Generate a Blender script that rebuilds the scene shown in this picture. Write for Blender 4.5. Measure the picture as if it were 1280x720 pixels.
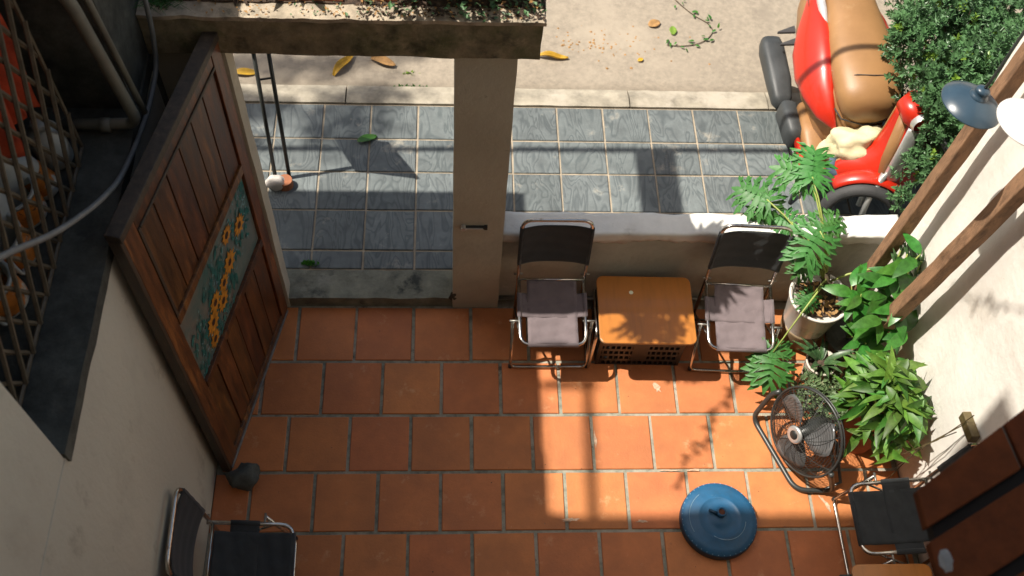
import bpy, bmesh, math, random
from mathutils import Vector, Matrix, noise
random.seed(7)
sc = bpy.context.scene
for o in list(bpy.data.objects): bpy.data.objects.remove(o)
C = sc.collection
V = Vector
R = math.radians

# ------------------------------------------------------------ camera, light
cam = bpy.data.cameras.new('camera'); co = bpy.data.objects.new('camera', cam); C.objects.link(co)
sc.camera = co
cam.sensor_width = 36; cam.lens = 36.09; cam.clip_start = .05; cam.clip_end = 500
def cam_matrix(pitch=1.01846429, yaw=-.115489203, roll=.102972774):
    F = V((0, math.cos(pitch), -math.sin(pitch))); X = V((1, 0, 0)); U = X.cross(F)
    Z = Matrix.Rotation(yaw, 3, 'Z'); F, X, U = Z @ F, Z @ X, Z @ U
    X2 = math.cos(roll)*X + math.sin(roll)*U; U2 = -math.sin(roll)*X + math.cos(roll)*U
    m = Matrix((X2, U2, -F)).transposed().to_4x4(); m.translation = V((.0408, -2.5239, 4.8784)); return m
co.matrix_world = cam_matrix()
cam.dof.use_dof = True; cam.dof.focus_distance = 4.7; cam.dof.aperture_fstop = 2.6

SUN = V((.585, -.12, -1)).normalized()
sl = bpy.data.lights.new('sun', 'SUN'); so = bpy.data.objects.new('sun', sl); C.objects.link(so)
sl.energy = 5; sl.angle = R(.55); sl.color = (1, .93, .83)
so.rotation_euler = SUN.to_track_quat('-Z', 'Y').to_euler(); so.location = (-4, -1, 9)
w = bpy.data.worlds.new('World'); sc.world = w; w.use_nodes = True
nt = w.node_tree; sky = nt.nodes.new('ShaderNodeTexSky'); sky.sky_type = 'NISHITA'; sky.sun_disc = False
sky.sun_elevation = math.asin(-SUN.z); sky.sun_rotation = math.atan2(-SUN.x, -SUN.y); sky.air_density = 1.3; sky.dust_density = 4; sky.ozone_density = .3
bg = nt.nodes['Background']; bg.inputs[1].default_value = .080; nt.links.new(sky.outputs[0], bg.inputs[0])
sc.view_settings.view_transform = 'Standard'; sc.view_settings.look = 'None'
sc.view_settings.exposure = .50; sc.view_settings.gamma = 1
sc.render.engine = 'CYCLES'
sc.render.resolution_x = 1024; sc.render.resolution_y = 576

# ------------------------------------------------------------ materials
def lin(c): return tuple(((x/255)/12.92 if x/255 <= .04045 else ((x/255+.055)/1.055)**2.4) for x in c)
def mat(name, col, rough=.7, var=.12, scale=8, bump=.0, bscale=60, metal=0, spots=None, spot_scale=5, spot_lo=.55, spot_hi=.7,
        objvar=0, coat=0, stretch=None, sheen=0, trans=0, spec=.5, detail=5, wave=None, contour=None):
    m = bpy.data.materials.new(name); m.use_nodes = True
    n = m.node_tree.nodes; l = m.node_tree.links; b = n['Principled BSDF']
    tc = n.new('ShaderNodeTexCoord'); mp = n.new('ShaderNodeMapping'); l.new(tc.outputs['Object'], mp.inputs[0])
    if stretch: mp.inputs['Scale'].default_value = stretch
    # offset by object so that copies differ
    oi = n.new('ShaderNodeObjectInfo')
    mul = n.new('ShaderNodeMath'); mul.operation = 'MULTIPLY'; mul.inputs[1].default_value = 37 if objvar else 0; l.new(oi.outputs['Random'], mul.inputs[0])
    l.new(mul.outputs[0], mp.inputs['Location'])
    nz = n.new('ShaderNodeTexNoise'); nz.inputs['Scale'].default_value = scale; nz.inputs['Detail'].default_value = detail; nz.inputs['Roughness'].default_value = .65
    l.new(mp.outputs[0], nz.inputs[0])
    rp = n.new('ShaderNodeValToRGB'); l.new(nz.outputs[0], rp.inputs[0])
    c0 = tuple(max(0, x*(1-var*1.6)) for x in col); c1 = tuple(min(1, x*(1+var*1.3)) for x in col)
    rp.color_ramp.elements[0].position = .3; rp.color_ramp.elements[1].position = .7
    rp.color_ramp.elements[0].color = (*c0, 1); rp.color_ramp.elements[1].color = (*c1, 1)
    out = rp.outputs[0]
    if wave:
        wv = n.new('ShaderNodeTexWave'); wv.inputs['Scale'].default_value = wave[0]; wv.inputs['Distortion'].default_value = wave[1]
        wv.inputs['Detail'].default_value = 3; wv.inputs['Detail Scale'].default_value = wave[2]; wv.bands_direction = wave[5] if len(wave) > 5 else 'DIAGONAL'
        l.new(mp.outputs[0], wv.inputs[0])
        r2 = n.new('ShaderNodeValToRGB'); r2.color_ramp.elements[0].position = wave[3][0]; r2.color_ramp.elements[1].position = wave[3][1]
        l.new(wv.outputs['Fac'], r2.inputs[0])
        mx = n.new('ShaderNodeMix'); mx.data_type = 'RGBA'; l.new(r2.outputs[0], mx.inputs[0]); mx.inputs[6].default_value = (*wave[4], 1); l.new(out, mx.inputs[7]); out = mx.outputs[2]
    if contour:
        mp2 = n.new('ShaderNodeMapping'); mp2.inputs['Rotation'].default_value = (0, 0, .75); mp2.inputs['Scale'].default_value = (1, .34, 1); l.new(mp.outputs[0], mp2.inputs[0])
        cn_ = n.new('ShaderNodeTexNoise'); cn_.inputs['Scale'].default_value = contour[0]; cn_.inputs['Detail'].default_value = 2.2; cn_.inputs['Distortion'].default_value = 1.1; l.new(mp2.outputs[0], cn_.inputs[0])
        cm = n.new('ShaderNodeMath'); cm.operation = 'MULTIPLY'; cm.inputs[1].default_value = contour[1]; l.new(cn_.outputs[0], cm.inputs[0])
        wv = n.new('ShaderNodeMath'); wv.operation = 'PINGPONG'; wv.inputs[1].default_value = .5; l.new(cm.outputs[0], wv.inputs[0])
        r2 = n.new('ShaderNodeMapRange'); r2.inputs[1].default_value = contour[2][0]; r2.inputs[2].default_value = contour[2][1]; r2.inputs[3].default_value = .25; l.new(wv.outputs[0], r2.inputs[0])
        mx = n.new('ShaderNodeMix'); mx.data_type = 'RGBA'; l.new(r2.outputs[0], mx.inputs[0]); mx.inputs[6].default_value = (*contour[3], 1); l.new(out, mx.inputs[7]); out = mx.outputs[2]
    if spots:
        items = spots if isinstance(spots, list) else [(spots, spot_scale, spot_lo, spot_hi)]
        for (scol, ssc, lo, hi) in items:
            sn = n.new('ShaderNodeTexNoise'); sn.inputs['Scale'].default_value = ssc; sn.inputs['Detail'].default_value = 8; sn.inputs['Roughness'].default_value = .7
            l.new(mp.outputs[0], sn.inputs[0])
            mr = n.new('ShaderNodeMapRange'); mr.inputs[1].default_value = lo; mr.inputs[2].default_value = hi; l.new(sn.outputs[0], mr.inputs[0])
            mx = n.new('ShaderNodeMix'); mx.data_type = 'RGBA'; l.new(mr.outputs[0], mx.inputs[0]); l.new(out, mx.inputs[6]); mx.inputs[7].default_value = (*scol, 1); out = mx.outputs[2]
    if objvar:
        hs = n.new('ShaderNodeHueSaturation'); mr = n.new('ShaderNodeMapRange'); mr.inputs[3].default_value = 1-objvar; mr.inputs[4].default_value = 1+objvar
        l.new(oi.outputs['Random'], mr.inputs[0]); l.new(mr.outputs[0], hs.inputs['Value'])
        m2 = n.new('ShaderNodeMapRange'); m2.inputs[3].default_value = .5-objvar*.06; m2.inputs[4].default_value = .5+objvar*.06
        ml = n.new('ShaderNodeMath'); ml.operation = 'MULTIPLY'; ml.inputs[1].default_value = 7.31; fr = n.new('ShaderNodeMath'); fr.operation = 'FRACT'
        l.new(oi.outputs['Random'], ml.inputs[0]); l.new(ml.outputs[0], fr.inputs[0]); l.new(fr.outputs[0], m2.inputs[0]); l.new(m2.outputs[0], hs.inputs['Hue'])
        l.new(out, hs.inputs['Color']); out = hs.outputs[0]
    l.new(out, b.inputs['Base Color'])
    b.inputs['Roughness'].default_value = rough; b.inputs['Metallic'].default_value = metal
    b.inputs['Coat Weight'].default_value = coat; b.inputs['Specular IOR Level'].default_value = spec
    if sheen: b.inputs['Sheen Weight'].default_value = sheen
    rr = n.new('ShaderNodeMapRange'); rr.inputs[3].default_value = max(.02, rough-.12); rr.inputs[4].default_value = min(1, rough+.12)
    l.new(nz.outputs[0], rr.inputs[0]); l.new(rr.outputs[0], b.inputs['Roughness'])
    if bump:
        bn = n.new('ShaderNodeTexNoise'); bn.inputs['Scale'].default_value = bscale; bn.inputs['Detail'].default_value = 8; bn.inputs['Roughness'].default_value = .7
        l.new(mp.outputs[0], bn.inputs[0]); bp = n.new('ShaderNodeBump'); bp.inputs['Strength'].default_value = min(1, bump); bp.inputs['Distance'].default_value = .004
        l.new(bn.outputs[0], bp.inputs['Height']); l.new(bp.outputs[0], b.inputs['Normal'])
        if wave or contour:
            b2 = n.new('ShaderNodeBump'); b2.inputs['Strength'].default_value = .8; b2.inputs['Distance'].default_value = .003
            l.new(wv.outputs[0], b2.inputs['Height']); l.new(bp.outputs[0], b2.inputs['Normal']); l.new(b2.outputs[0], b.inputs['Normal'])
    if trans:   # leaves: light comes through
        tr = n.new('ShaderNodeBsdfTranslucent'); l.new(out, tr.inputs[0]); ms = n.new('ShaderNodeMixShader'); ms.inputs[0].default_value = trans
        l.new(b.outputs[0], ms.inputs[1]); l.new(tr.outputs[0], ms.inputs[2]); l.new(ms.outputs[0], n['Material Output'].inputs[0])
    return m

M = {}
M['tile'] = mat('terracotta', (.52, .178, .056), .62, .12, 5, .5, 90, spots=[((.40, .135, .045), 2.2, .48, .72), ((.62, .33, .16), 8, .60, .76), ((.24, .10, .05), 30, .66, .72), ((.66, .46, .30), 60, .68, .74)], objvar=.07)
M['grout'] = mat('grout', (.25, .255, .20), .9, .3, 20, .8, 120, spots=[((.42, .38, .30), 2.6, .48, .62), ((.10, .10, .08), 5, .58, .66)])
M['pave'] = mat('pavement_tile', (.135, .155, .155), .75, .16, 10, .5, 80, objvar=.16, contour=(7, 9, (.03, .26), (.07, .085, .088)), spots=[((.36, .33, .27), 5, .6, .74)])
M['pavejoint'] = mat('pavement_joint', (.36, .30, .22), .9, .2, 12, .4, 90)
M['kerb'] = mat('kerb_concrete', (.32, .285, .22), .85, .25, 9, .7, 70, spots=[((.20, .18, .14), 5, .60, .72), ((.42, .375, .30), 3, .52, .66)])
M['road'] = mat('road_concrete', (.30, .255, .195), .9, .13, 30, .9, 150, spots=[((.19, .16, .125), 2.6, .56, .70), ((.12, .10, .08), 7, .68, .74), ((.40, .34, .26), 1.3, .5, .7)])
M['threshold'] = mat('threshold_concrete', (.19, .19, .145), .85, .3, 9, .8, 60, spots=[((.04, .045, .038), 6, .55, .68), ((.28, .27, .22), 4, .6, .72)])
M['plaster'] = mat('cream_plaster', (.50, .475, .385), .85, .10, 5, .9, 35, spots=[((.38, .35, .27), 2.5, .48, .72), ((.22, .20, .15), 16, .66, .72), ((.6, .57, .48), 5, .6, .7)])
M['plasterwall'] = mat('pale_plaster', (.64, .63, .53), .85, .09, 4, .8, 30, stretch=(1, 1, .5), spots=[((.50, .48, .40), 2.0, .42, .66), ((.36, .35, .28), 5, .58, .74), ((.25, .24, .2), 22, .70, .76)])
M['whitewall'] = mat('white_plaster', (.80, .765, .695), .8, .06, 3, 1, 22, spots=[((.66, .61, .53), 2.6, .50, .72), ((.48, .43, .36), 12, .66, .74), ((.34, .30, .25), 30, .72, .76)])
M['whitetop'] = mat('whitewashed_top', (.72, .71, .66), .85, .07, 7, .9, 35, spots=[((.42, .41, .37), 6, .60, .74)])
M['lowwall'] = mat('low_wall_plaster', (.45, .44, .37), .9, .12, 6, .8, 40, spots=[((.25, .235, .19), 3, .52, .72), ((.62, .58, .5), 10, .64, .76)])
M['beam'] = mat('mossy_concrete', (.25, .21, .135), .95, .4, 7, 1, 40, spots=[((.33, .26, .15), 8, .56, .70), ((.11, .115, .055), 4, .50, .66), ((.04, .043, .028), 5, .56, .70), ((.45, .40, .28), 30, .70, .74)])
M['beamtop'] = mat('weathered_cement', (.42, .35, .26), .95, .25, 12, 1, 50, spots=[((.07, .07, .05), 7, .52, .66), ((.55, .48, .38), 14, .6, .7)])
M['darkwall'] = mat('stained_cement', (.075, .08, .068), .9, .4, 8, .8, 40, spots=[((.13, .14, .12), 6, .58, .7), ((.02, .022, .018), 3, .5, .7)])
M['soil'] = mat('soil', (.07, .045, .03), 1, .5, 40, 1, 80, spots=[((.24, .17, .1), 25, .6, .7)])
M['wood'] = mat('door_wood', (.125, .046, .014), .38, .5, 5, .35, 40, stretch=(6, 6, .8), objvar=.22, spots=[((.05, .022, .01), 4, .52, .72), ((.33, .14, .035), 2.5, .56, .75)])
M['darkwood'] = mat('dark_wood', (.055, .04, .026), .55, .35, 6, .4, 40, stretch=(5, 5, .8), spots=[((.14, .11, .075), 6, .6, .75)])
M['pole'] = mat('pole_wood', (.27, .15, .08), .8, .22, 5, .8, 30, stretch=(5, 5, 1.6), spots=[((.11, .058, .03), 6, .5, .7), ((.5, .4, .3), 26, .69, .74)])
M['tabletop'] = mat('varnished_board', (.47, .175, .03), .34, .12, 3, .08, 30, stretch=(7, 1, 1), spots=[((.46, .16, .025), 3, .45, .7)], coat=.25)
M['edge'] = mat('plywood_edge', (.45, .28, .13), .7, .15, 40)
M['blackplastic'] = mat('black_plastic', (.018, .018, .017), .45, .2, 20, .1, 40)
M['fabric'] = mat('dark_fabric', (.030, .034, .036), .9, .2, 12, .4, 260, sheen=.15)
M['fadedfabric'] = mat('faded_fabric', (.17, .135, .14), .95, .12, 9, .5, 260, spots=[((.09, .075, .08), 5, .55, .72)], sheen=.2)
M['chrome'] = mat('steel_tube', (.55, .53, .49), .22, .1, 30, metal=1, spots=[((.25, .14, .07), 18, .62, .72)])
M['dullmetal'] = mat('dull_metal', (.28, .27, .24), .45, .2, 20, metal=.8)
M['blackmetal'] = mat('black_metal', (.022, .025, .022), .45, .2, 20, .1, 60)
M['fanmetal'] = mat('fan_grey', (.055, .058, .055), .38, .15, 20, metal=.4)
M['fanblade'] = mat('fan_blade', (.10, .10, .10), .25, .1, 10)
M['blue'] = mat('blue_plastic', (.014, .095, .20), .48, .12, 8, .25, 60, spots=[((.12, .24, .34), 14, .66, .76), ((.02, .065, .12), 3, .5, .7)])
M['bluelow'] = mat('blue_plastic_rim', (.007, .042, .085), .5, .15, 10, .2, 60)
M['rust'] = mat('rusty_hole', (.10, .03, .012), .8, .3, 40)
M['scratch'] = mat('scratch_arc', (.20, .32, .40), .6, .2, 60)
M['stone'] = mat('grey_stone', (.085, .092, .082), .9, .25, 12, 1, 40, spots=[((.05, .055, .05), 8, .55, .7)])
M['rubble'] = mat('pale_stone', (.42, .35, .25), .95, .25, 9, 1, 30, spots=[((.18, .14, .09), 7, .5, .66)])
M['green'] = mat('glossy_leaf', (.045, .165, .022), .33, .25, 5, .1, 20, objvar=.28, trans=.22, spots=[((.12, .26, .03), 3, .6, .8)])
M['lime'] = mat('peace_leaf', (.085, .205, .026), .48, .25, 5, .1, 20, objvar=.48, trans=.28, spots=[((.24, .33, .05), 3, .62, .8)])
M['philo'] = mat('lobed_leaf', (.06, .20, .04), .5, .2, 6, .1, 20, objvar=.18, trans=.25)
M['snake'] = mat('striped_leaf', (.05, .11, .04), .4, .3, 8, objvar=.2, trans=.15, spots=[((.25, .3, .11), 12, .6, .66)])
M['bushleaf'] = mat('bush_leaf', (.10, .21, .085), .40, .35, 9, 0, trans=.18, spots=[((.14, .22, .05), 2.5, .62, .78)])
M['bushyoung'] = mat('young_leaf', (.22, .36, .05), .4, .25, 6, 0, trans=.25)
M['succulent'] = mat('succulent_leaf', (.11, .17, .07), .5, .35, 14, 0, trans=.15, spots=[((.35, .36, .22), 20, .58, .68)])
M['stem'] = mat('leaf_stalk', (.30, .36, .09), .5, .2, 10)
M['twig'] = mat('twig', (.09, .065, .035), .8, .3, 20)
M['potwhite'] = mat('glazed_pot', (.66, .62, .56), .3, .06, 5, .1, 20, spots=[((.45, .38, .3), 4, .6, .75)], coat=.3)
M['potbrown'] = mat('pot_foot', (.28, .20, .11), .6, .25, 6, .4, 30, spots=[((.42, .34, .22), 5, .55, .7)])
M['potribbed'] = mat('ribbed_pot', (.60, .54, .45), .6, .1, 8, .3, 40)
M['potterra'] = mat('clay_pot', (.32, .12, .055), .8, .2, 8, .4, 40)
M['lampblue'] = mat('blue_enamel', (.028, .055, .082), .33, .12, 6, .1, 30, spots=[((.07, .09, .10), 9, .62, .75)], coat=.2)
M['lampwhite'] = mat('white_enamel', (.72, .70, .66), .4, .05, 6)
M['red'] = mat('red_paint', (.50, .022, .008), .32, .08, 3, coat=.35, spots=[((.34, .05, .025), 5, .6, .75)])
M['tan'] = mat('tan_plastic', (.30, .155, .062), .42, .12, 4, .08, 30, spots=[((.42, .26, .13), 7, .6, .8)])
M['seat'] = mat('tan_vinyl', (.30, .16, .064), .42, .10, 3, .25, 200, spots=[((.40, .25, .12), 4, .58, .8)])
M['scooterwhite'] = mat('silver_panel', (.55, .55, .55), .25, .1, 4, metal=.3)
M['rubber'] = mat('rubber', (.045, .045, .046), .7, .15, 20, .3, 60)
M['grey'] = mat('grey_plastic', (.045, .05, .052), .5, .15, 10, .2, 60)
M['alloy'] = mat('alloy', (.62, .62, .60), .35, .08, 10, metal=.7)
M['bag'] = mat('cream_cloth', (.62, .55, .34), .75, .12, 9, .6, 30, spots=[((.30, .27, .15), 6, .58, .7)])
M['bagblue'] = mat('blue_cloth', (.06, .09, .13), .8, .3, 10)
M['yellow'] = mat('dry_yellow_leaf', (.60, .36, .03), .6, .25, 12, trans=.15, spots=[((.30, .13, .03), 14, .6, .7)])
M['brownleaf'] = mat('dry_brown_leaf', (.36, .2, .07), .8, .3, 14, spots=[((.12, .06, .03), 14, .55, .7)])
M['sign'] = mat('sign_back', (.25, .27, .27), .5, .1, 8)
M['weight'] = mat('cement_foot', (.60, .55, .50), .85, .12, 10, .5, 40, spots=[((.45, .25, .12), 6, .6, .7)])
M['canopy'] = mat('canopy_sheet', (.20, .20, .19), .6, .15, 4)
M['facade'] = mat('house_render', (.34, .27, .19), .9, .1, 2)
M['farpaint'] = mat('roof_render', (.33, .30, .26), .9, .1, 2)
M['ledge'] = mat('glazed_ledge_tile', (.085, .025, .009), .85, .2, 14, .5, 60, objvar=.07, spec=.12, spots=[((.20, .06, .03), 45, .70, .74)])
M['ledgegrout'] = mat('ledge_mortar', (.055, .06, .05), .9, .3, 10)
M['ledgedark'] = mat('ledge_core', (.006, .005, .004), .9, .3, 10)
M['pipe'] = mat('grey_pipe', (.17, .17, .14), .5, .15, 10, .1, 30)
M['hose'] = mat('grey_hose', (.17, .18, .18), .5, .15, 20)
M['grille'] = mat('grille_bar', (.12, .095, .06), .6, .25, 30, .2, 60)
M['bottle'] = mat('milky_plastic', (.50, .53, .50), .35, .08, 10)
M['label'] = mat('orange_label', (.60, .20, .03), .5, .25, 16, spots=[((.05, .03, .02), 34, .56, .6), ((.6, .58, .5), 14, .56, .6)])
M['orange'] = mat('orange_cloth', (.55, .07, .02), .85, .3, 6, .3, 40)
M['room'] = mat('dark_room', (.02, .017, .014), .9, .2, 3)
M['glass'] = mat('painted_glass', (.15, .175, .155), .3, .15, 3, spots=[((.045, .16, .155), 4, .46, .62)], coat=.3)
M['petal'] = mat('yellow_petal', (.62, .26, .02), .5, .25, 40)
M['petalc'] = mat('flower_heart', (.05, .018, .008), .7, .2, 20)
M['bluepetal'] = mat('blue_petal', (.20, .38, .42), .5, .3, 30)
M['tealleaf'] = mat('teal_leaf', (.02, .16, .15), .5, .3, 30)
M['brass'] = mat('brass_brown', (.13, .10, .045), .5, .25, 20, metal=.3, spots=[((.08, .05, .02), 15, .55, .65)])
M['white'] = mat('white_petal', (.78, .76, .55), .6, .06, 10)
M['smear'] = mat('mortar_smear', (.55, .38, .26), .95, .3, 60, .5, 90)
M['rimshine'] = mat('wheel_sky_shine', (.58, .58, .56), .4, .08, 8)  # pale matt colour holds the sky's reflection off the rim metal
M['brickred'] = mat('red_brick', (.45, .15, .08), .9, .2, 12, .6, 50)

# ------------------------------------------------------------ helpers
def mesh_obj(name, vs, fs, m, parent=None, smooth=False, mats=None, fm=None):
    me = bpy.data.meshes.new(name); me.from_pydata([tuple(v) for v in vs], [], fs)
    if mats:
        for x in mats: me.materials.append(x)
        if fm: me.polygons.foreach_set('material_index', fm)
    else: me.materials.append(m)
    if smooth: me.polygons.foreach_set('use_smooth', [True]*len(me.polygons))
    me.update()
    o = bpy.data.objects.new(name, me); C.objects.link(o)
    if parent: o.parent = parent
    return o
class MB:
    def __init__(s, origin=(0, 0, 0)): s.v = []; s.f = []; s.o = V(origin)
    def add(s, vs, fs):
        n = len(s.v); s.v += [V(v)-s.o for v in vs]; s.f += [tuple(i+n for i in f) for f in fs]; return s
    def box(s, a, b, rot=None, piv=None):
        (x0, y0, z0), (x1, y1, z1) = a, b
        vs = [V(p) for p in ((x0, y0, z0), (x1, y0, z0), (x1, y1, z0), (x0, y1, z0), (x0, y0, z1), (x1, y0, z1), (x1, y1, z1), (x0, y1, z1))]
        if rot: vs = [rot @ (v-V(piv))+V(piv) for v in vs]
        return s.add(vs, [(3, 2, 1, 0), (4, 5, 6, 7), (0, 1, 5, 4), (1, 2, 6, 5), (2, 3, 7, 6), (3, 0, 4, 7)])
    def prism(s, poly, z0, z1):
        n = len(poly); vs = [V((x, y, z0)) for x, y in poly]+[V((x, y, z1)) for x, y in poly]
        return s.add(vs, [tuple(reversed(range(n))), tuple(range(n, 2*n))]+[(i, (i+1) % n, n+(i+1) % n, n+i) for i in range(n)])
    def tube(s, pts, r, seg=8, closed=False, sq=False):
        pts = [V(p) for p in pts]; n = len(pts); rs = r if isinstance(r, (list, tuple)) else [r]*n
        vs = []; up = None
        for i, p in enumerate(pts):
            if closed: t = pts[(i+1) % n]-pts[i-1]
            else: t = pts[min(i+1, n-1)]-pts[max(i-1, 0)]
            if t.length < 1e-9: t = V((0, 0, 1))
            t.normalize()
            if up is None:
                up = V((0, 0, 1)) if abs(t.z) < .9 else V((1, 0, 0))
            a = t.cross(up); 
            if a.length < 1e-6: a = t.orthogonal()
            a.normalize(); b = a.cross(t).normalized(); up = b
            for k in range(seg):
                th = 2*math.pi*(k+.5)/seg; vs.append(p+(a*math.cos(th)+b*math.sin(th))*rs[i])
        fs = []
        m = n if closed else n-1
        for i in range(m):
            j = (i+1) % n
            for k in range(seg): fs.append((i*seg+k, j*seg+k, j*seg+(k+1) % seg, i*seg+(k+1) % seg))
        if not closed: fs += [tuple(range(seg)), tuple(reversed(range((n-1)*seg, n*seg)))]
        return s.add(vs, fs)
    def lathe(s, prof, c, axis=V((0, 0, 1)), seg=32):
        axis = V(axis).normalized(); a = axis.orthogonal().normalized(); b = axis.cross(a); vs = []; c = V(c)
        for r, h in prof:
            for k in range(seg):
                th = 2*math.pi*k/seg; vs.append(c+axis*h+(a*math.cos(th)+b*math.sin(th))*r)
        fs = [(i*seg+k, i*seg+(k+1) % seg, (i+1)*seg+(k+1) % seg, (i+1)*seg+k) for i in range(len(prof)-1) for k in range(seg)]
        return s.add(vs, fs)
    def loft(s, secs, seg=24, p=2.5, cap=True):
        """secs: (centre, right vec, up vec)"""
        vs = []
        for c, a, b in secs:
            for k in range(seg):
                th = 2*math.pi*k/seg; cx, sx = math.cos(th), math.sin(th)
                vs.append(V(c)+V(a)*math.copysign(abs(cx)**(2/p), cx)+V(b)*math.copysign(abs(sx)**(2/p), sx))
        n = len(secs)
        fs = [(i*seg+k, i*seg+(k+1) % seg, (i+1)*seg+(k+1) % seg, (i+1)*seg+k) for i in range(n-1) for k in range(seg)]
        if cap: fs += [tuple(reversed(range(seg))), tuple(range((n-1)*seg, n*seg))]
        return s.add(vs, fs)
    def build(s, name, m, parent=None, smooth=False, bevel=0, sub=0, solid=0, kind=None, auto=None):
        if parent is not None and s.o.length == 0: vs = [v-parent.matrix_basis.translation for v in s.v] if parent.get('_world') else s.v
        else: vs = s.v
        o = mesh_obj(name, vs, s.f, M[m], parent, smooth)
        if solid: d = o.modifiers.new('solid', 'SOLIDIFY'); d.thickness = solid; d.offset = 0
        if bevel: d = o.modifiers.new('bevel', 'BEVEL'); d.width = bevel; d.segments = 2; d.limit_method = 'ANGLE'
        if sub: d = o.modifiers.new('sub', 'SUBSURF'); d.levels = sub; d.render_levels = sub
        if kind: o['kind'] = kind
        return o
def root(name, label, cat, loc, group=None, world=True, rz=0):
    o = bpy.data.objects.new(name, None); C.objects.link(o); o.location = loc; o.rotation_euler = (0, 0, rz)
    o.empty_display_size = .1
    o['label'] = label; o['category'] = cat
    if group: o['group'] = group
    if world: o['_world'] = 1
    return o
def tag(o, label, cat, group=None, kind=None):
    if label: o['label'] = label
    if cat: o['category'] = cat
    if group: o['group'] = group
    if kind: o['kind'] = kind
    return o
def structure(o): o['kind'] = 'structure'; return o
def arc(c, r, a0, a1, u, v, n=6):
    c, u, v = V(c), V(u), V(v); return [c+(u*math.cos(a0+(a1-a0)*i/n)+v*math.sin(a0+(a1-a0)*i/n))*r for i in range(n+1)]
def roundpath(pts, r, n=5):
    """polyline with rounded inner corners"""
    pts = [V(p) for p in pts]; out = [pts[0]]
    for i in range(1, len(pts)-1):
        a, b, c = pts[i-1], pts[i], pts[i+1]; d0 = (a-b).normalized(); d1 = (c-b).normalized()
        rr = min(r, (a-b).length*.45, (c-b).length*.45); p0 = b+d0*rr; p1 = b+d1*rr
        for k in range(n+1):
            t = k/n; out.append((1-t)**2*p0+2*t*(1-t)*b+t*t*p1)
    out.append(pts[-1]); return out
def rough(o, amt, scale, cuts=0):
    """push vertices of a mesh about with noise so that its outline is uneven"""
    me = o.data
    if cuts:
        bm = bmesh.new(); bm.from_mesh(me); bmesh.ops.subdivide_edges(bm, edges=bm.edges[:], cuts=cuts, use_grid_fill=True); bm.to_mesh(me); bm.free()
    for v in me.vertices:
        n = noise.noise_vector(v.co*scale+V((3.1, 7.7, o.location.x*5))); v.co += n*amt
    me.update(); return o
def gridbox(a, b, n, disp=0, scale=4, rnd=0):
    """closed box with gridded faces, displaced by noise; returns MB"""
    bm = bmesh.new(); nx, ny, nz = n; (x0, y0, z0), (x1, y1, z1) = a, b
    idx = {}
    def vert(i, j, k):
        key = (i, j, k)
        if key not in idx:
            p = V((x0+(x1-x0)*i/nx, y0+(y1-y0)*j/ny, z0+(z1-z0)*k/nz)); d = noise.noise_vector(p*scale)*disp+noise.noise_vector(p*scale*3.3)*disp*.4
            idx[key] = bm.verts.new(p+d)
        return idx[key]
    for i in range(nx):
        for j in range(ny):
            bm.faces.new([vert(i, j, 0), vert(i, j+1, 0), vert(i+1, j+1, 0), vert(i+1, j, 0)]); bm.faces.new([vert(i, j, nz), vert(i+1, j, nz), vert(i+1, j+1, nz), vert(i, j+1, nz)])
    for i in range(nx):
        for k in range(nz):
            bm.faces.new([vert(i, 0, k), vert(i+1, 0, k), vert(i+1, 0, k+1), vert(i, 0, k+1)]); bm.faces.new([vert(i, ny, k), vert(i, ny, k+1), vert(i+1, ny, k+1), vert(i+1, ny, k)])
    for j in range(ny):
        for k in range(nz):
            bm.faces.new([vert(0, j, k), vert(0, j, k+1), vert(0, j+1, k+1), vert(0, j+1, k)]); bm.faces.new([vert(nx, j, k), vert(nx, j+1, k), vert(nx, j+1, k+1), vert(nx, j, k+1)])
    if rnd:
        es = [e for e in bm.edges if len(e.link_faces) == 2 and e.calc_face_angle() > 1.2]
        bmesh.ops.bevel(bm, geom=es, offset=rnd, segments=3, affect='EDGES', profile=.6)
    m = MB(); bm.verts.index_update(); m.add([v.co.copy() for v in bm.verts], [tuple(v.index for v in f.verts) for f in bm.faces]); bm.free(); return m
def blob(c, r, seed=0, amt=.25, sub=2, flat=1):
    bm = bmesh.new(); bmesh.ops.create_icosphere(bm, subdivisions=sub, radius=1)
    m = MB(); vs = []
    for v in bm.verts:
        d = 1+noise.noise(v.co*1.3+V((seed*3.7, seed, 0)))*amt*1.6+noise.noise(v.co*3.5+V((seed, 5, 1)))*amt*.6
        vs.append(V(c)+V((v.co.x*r[0], v.co.y*r[1], v.co.z*r[2]))*d)
    bm.verts.index_update(); m.add(vs, [tuple(v.index for v in f.verts) for f in bm.faces]); bm.free(); return m
def place(o, p, d, up=(0, 0, 1), s=1, roll=0):
    """matrix so that local +Y runs along d, local +Z towards up"""
    d = V(d).normalized(); x = d.cross(V(up))
    if x.length < 1e-4: x = d.orthogonal()
    x.normalize(); z = x.cross(d).normalized()
    if roll:
        q = Matrix.Rotation(roll, 3, d); x, z = q @ x, q @ z
    m = Matrix((x*s, d*s, z*s)).transposed().to_4x4(); m.translation = V(p); o.matrix_basis = m; return o

# ------------------------------------------------------------ ground, floor, pavement
g = MB().box((-60, -60, -.4), (60, 60, -.02)); ground = structure(g.build('ground', 'road')); 
# street surface: gentle unevenness in view
rd = gridbox((-4, 1.90, -.015), (6, 5.5, .012), (80, 30, 1), .004, 2.5); street = structure(rd.build('street', 'road', smooth=True))

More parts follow.
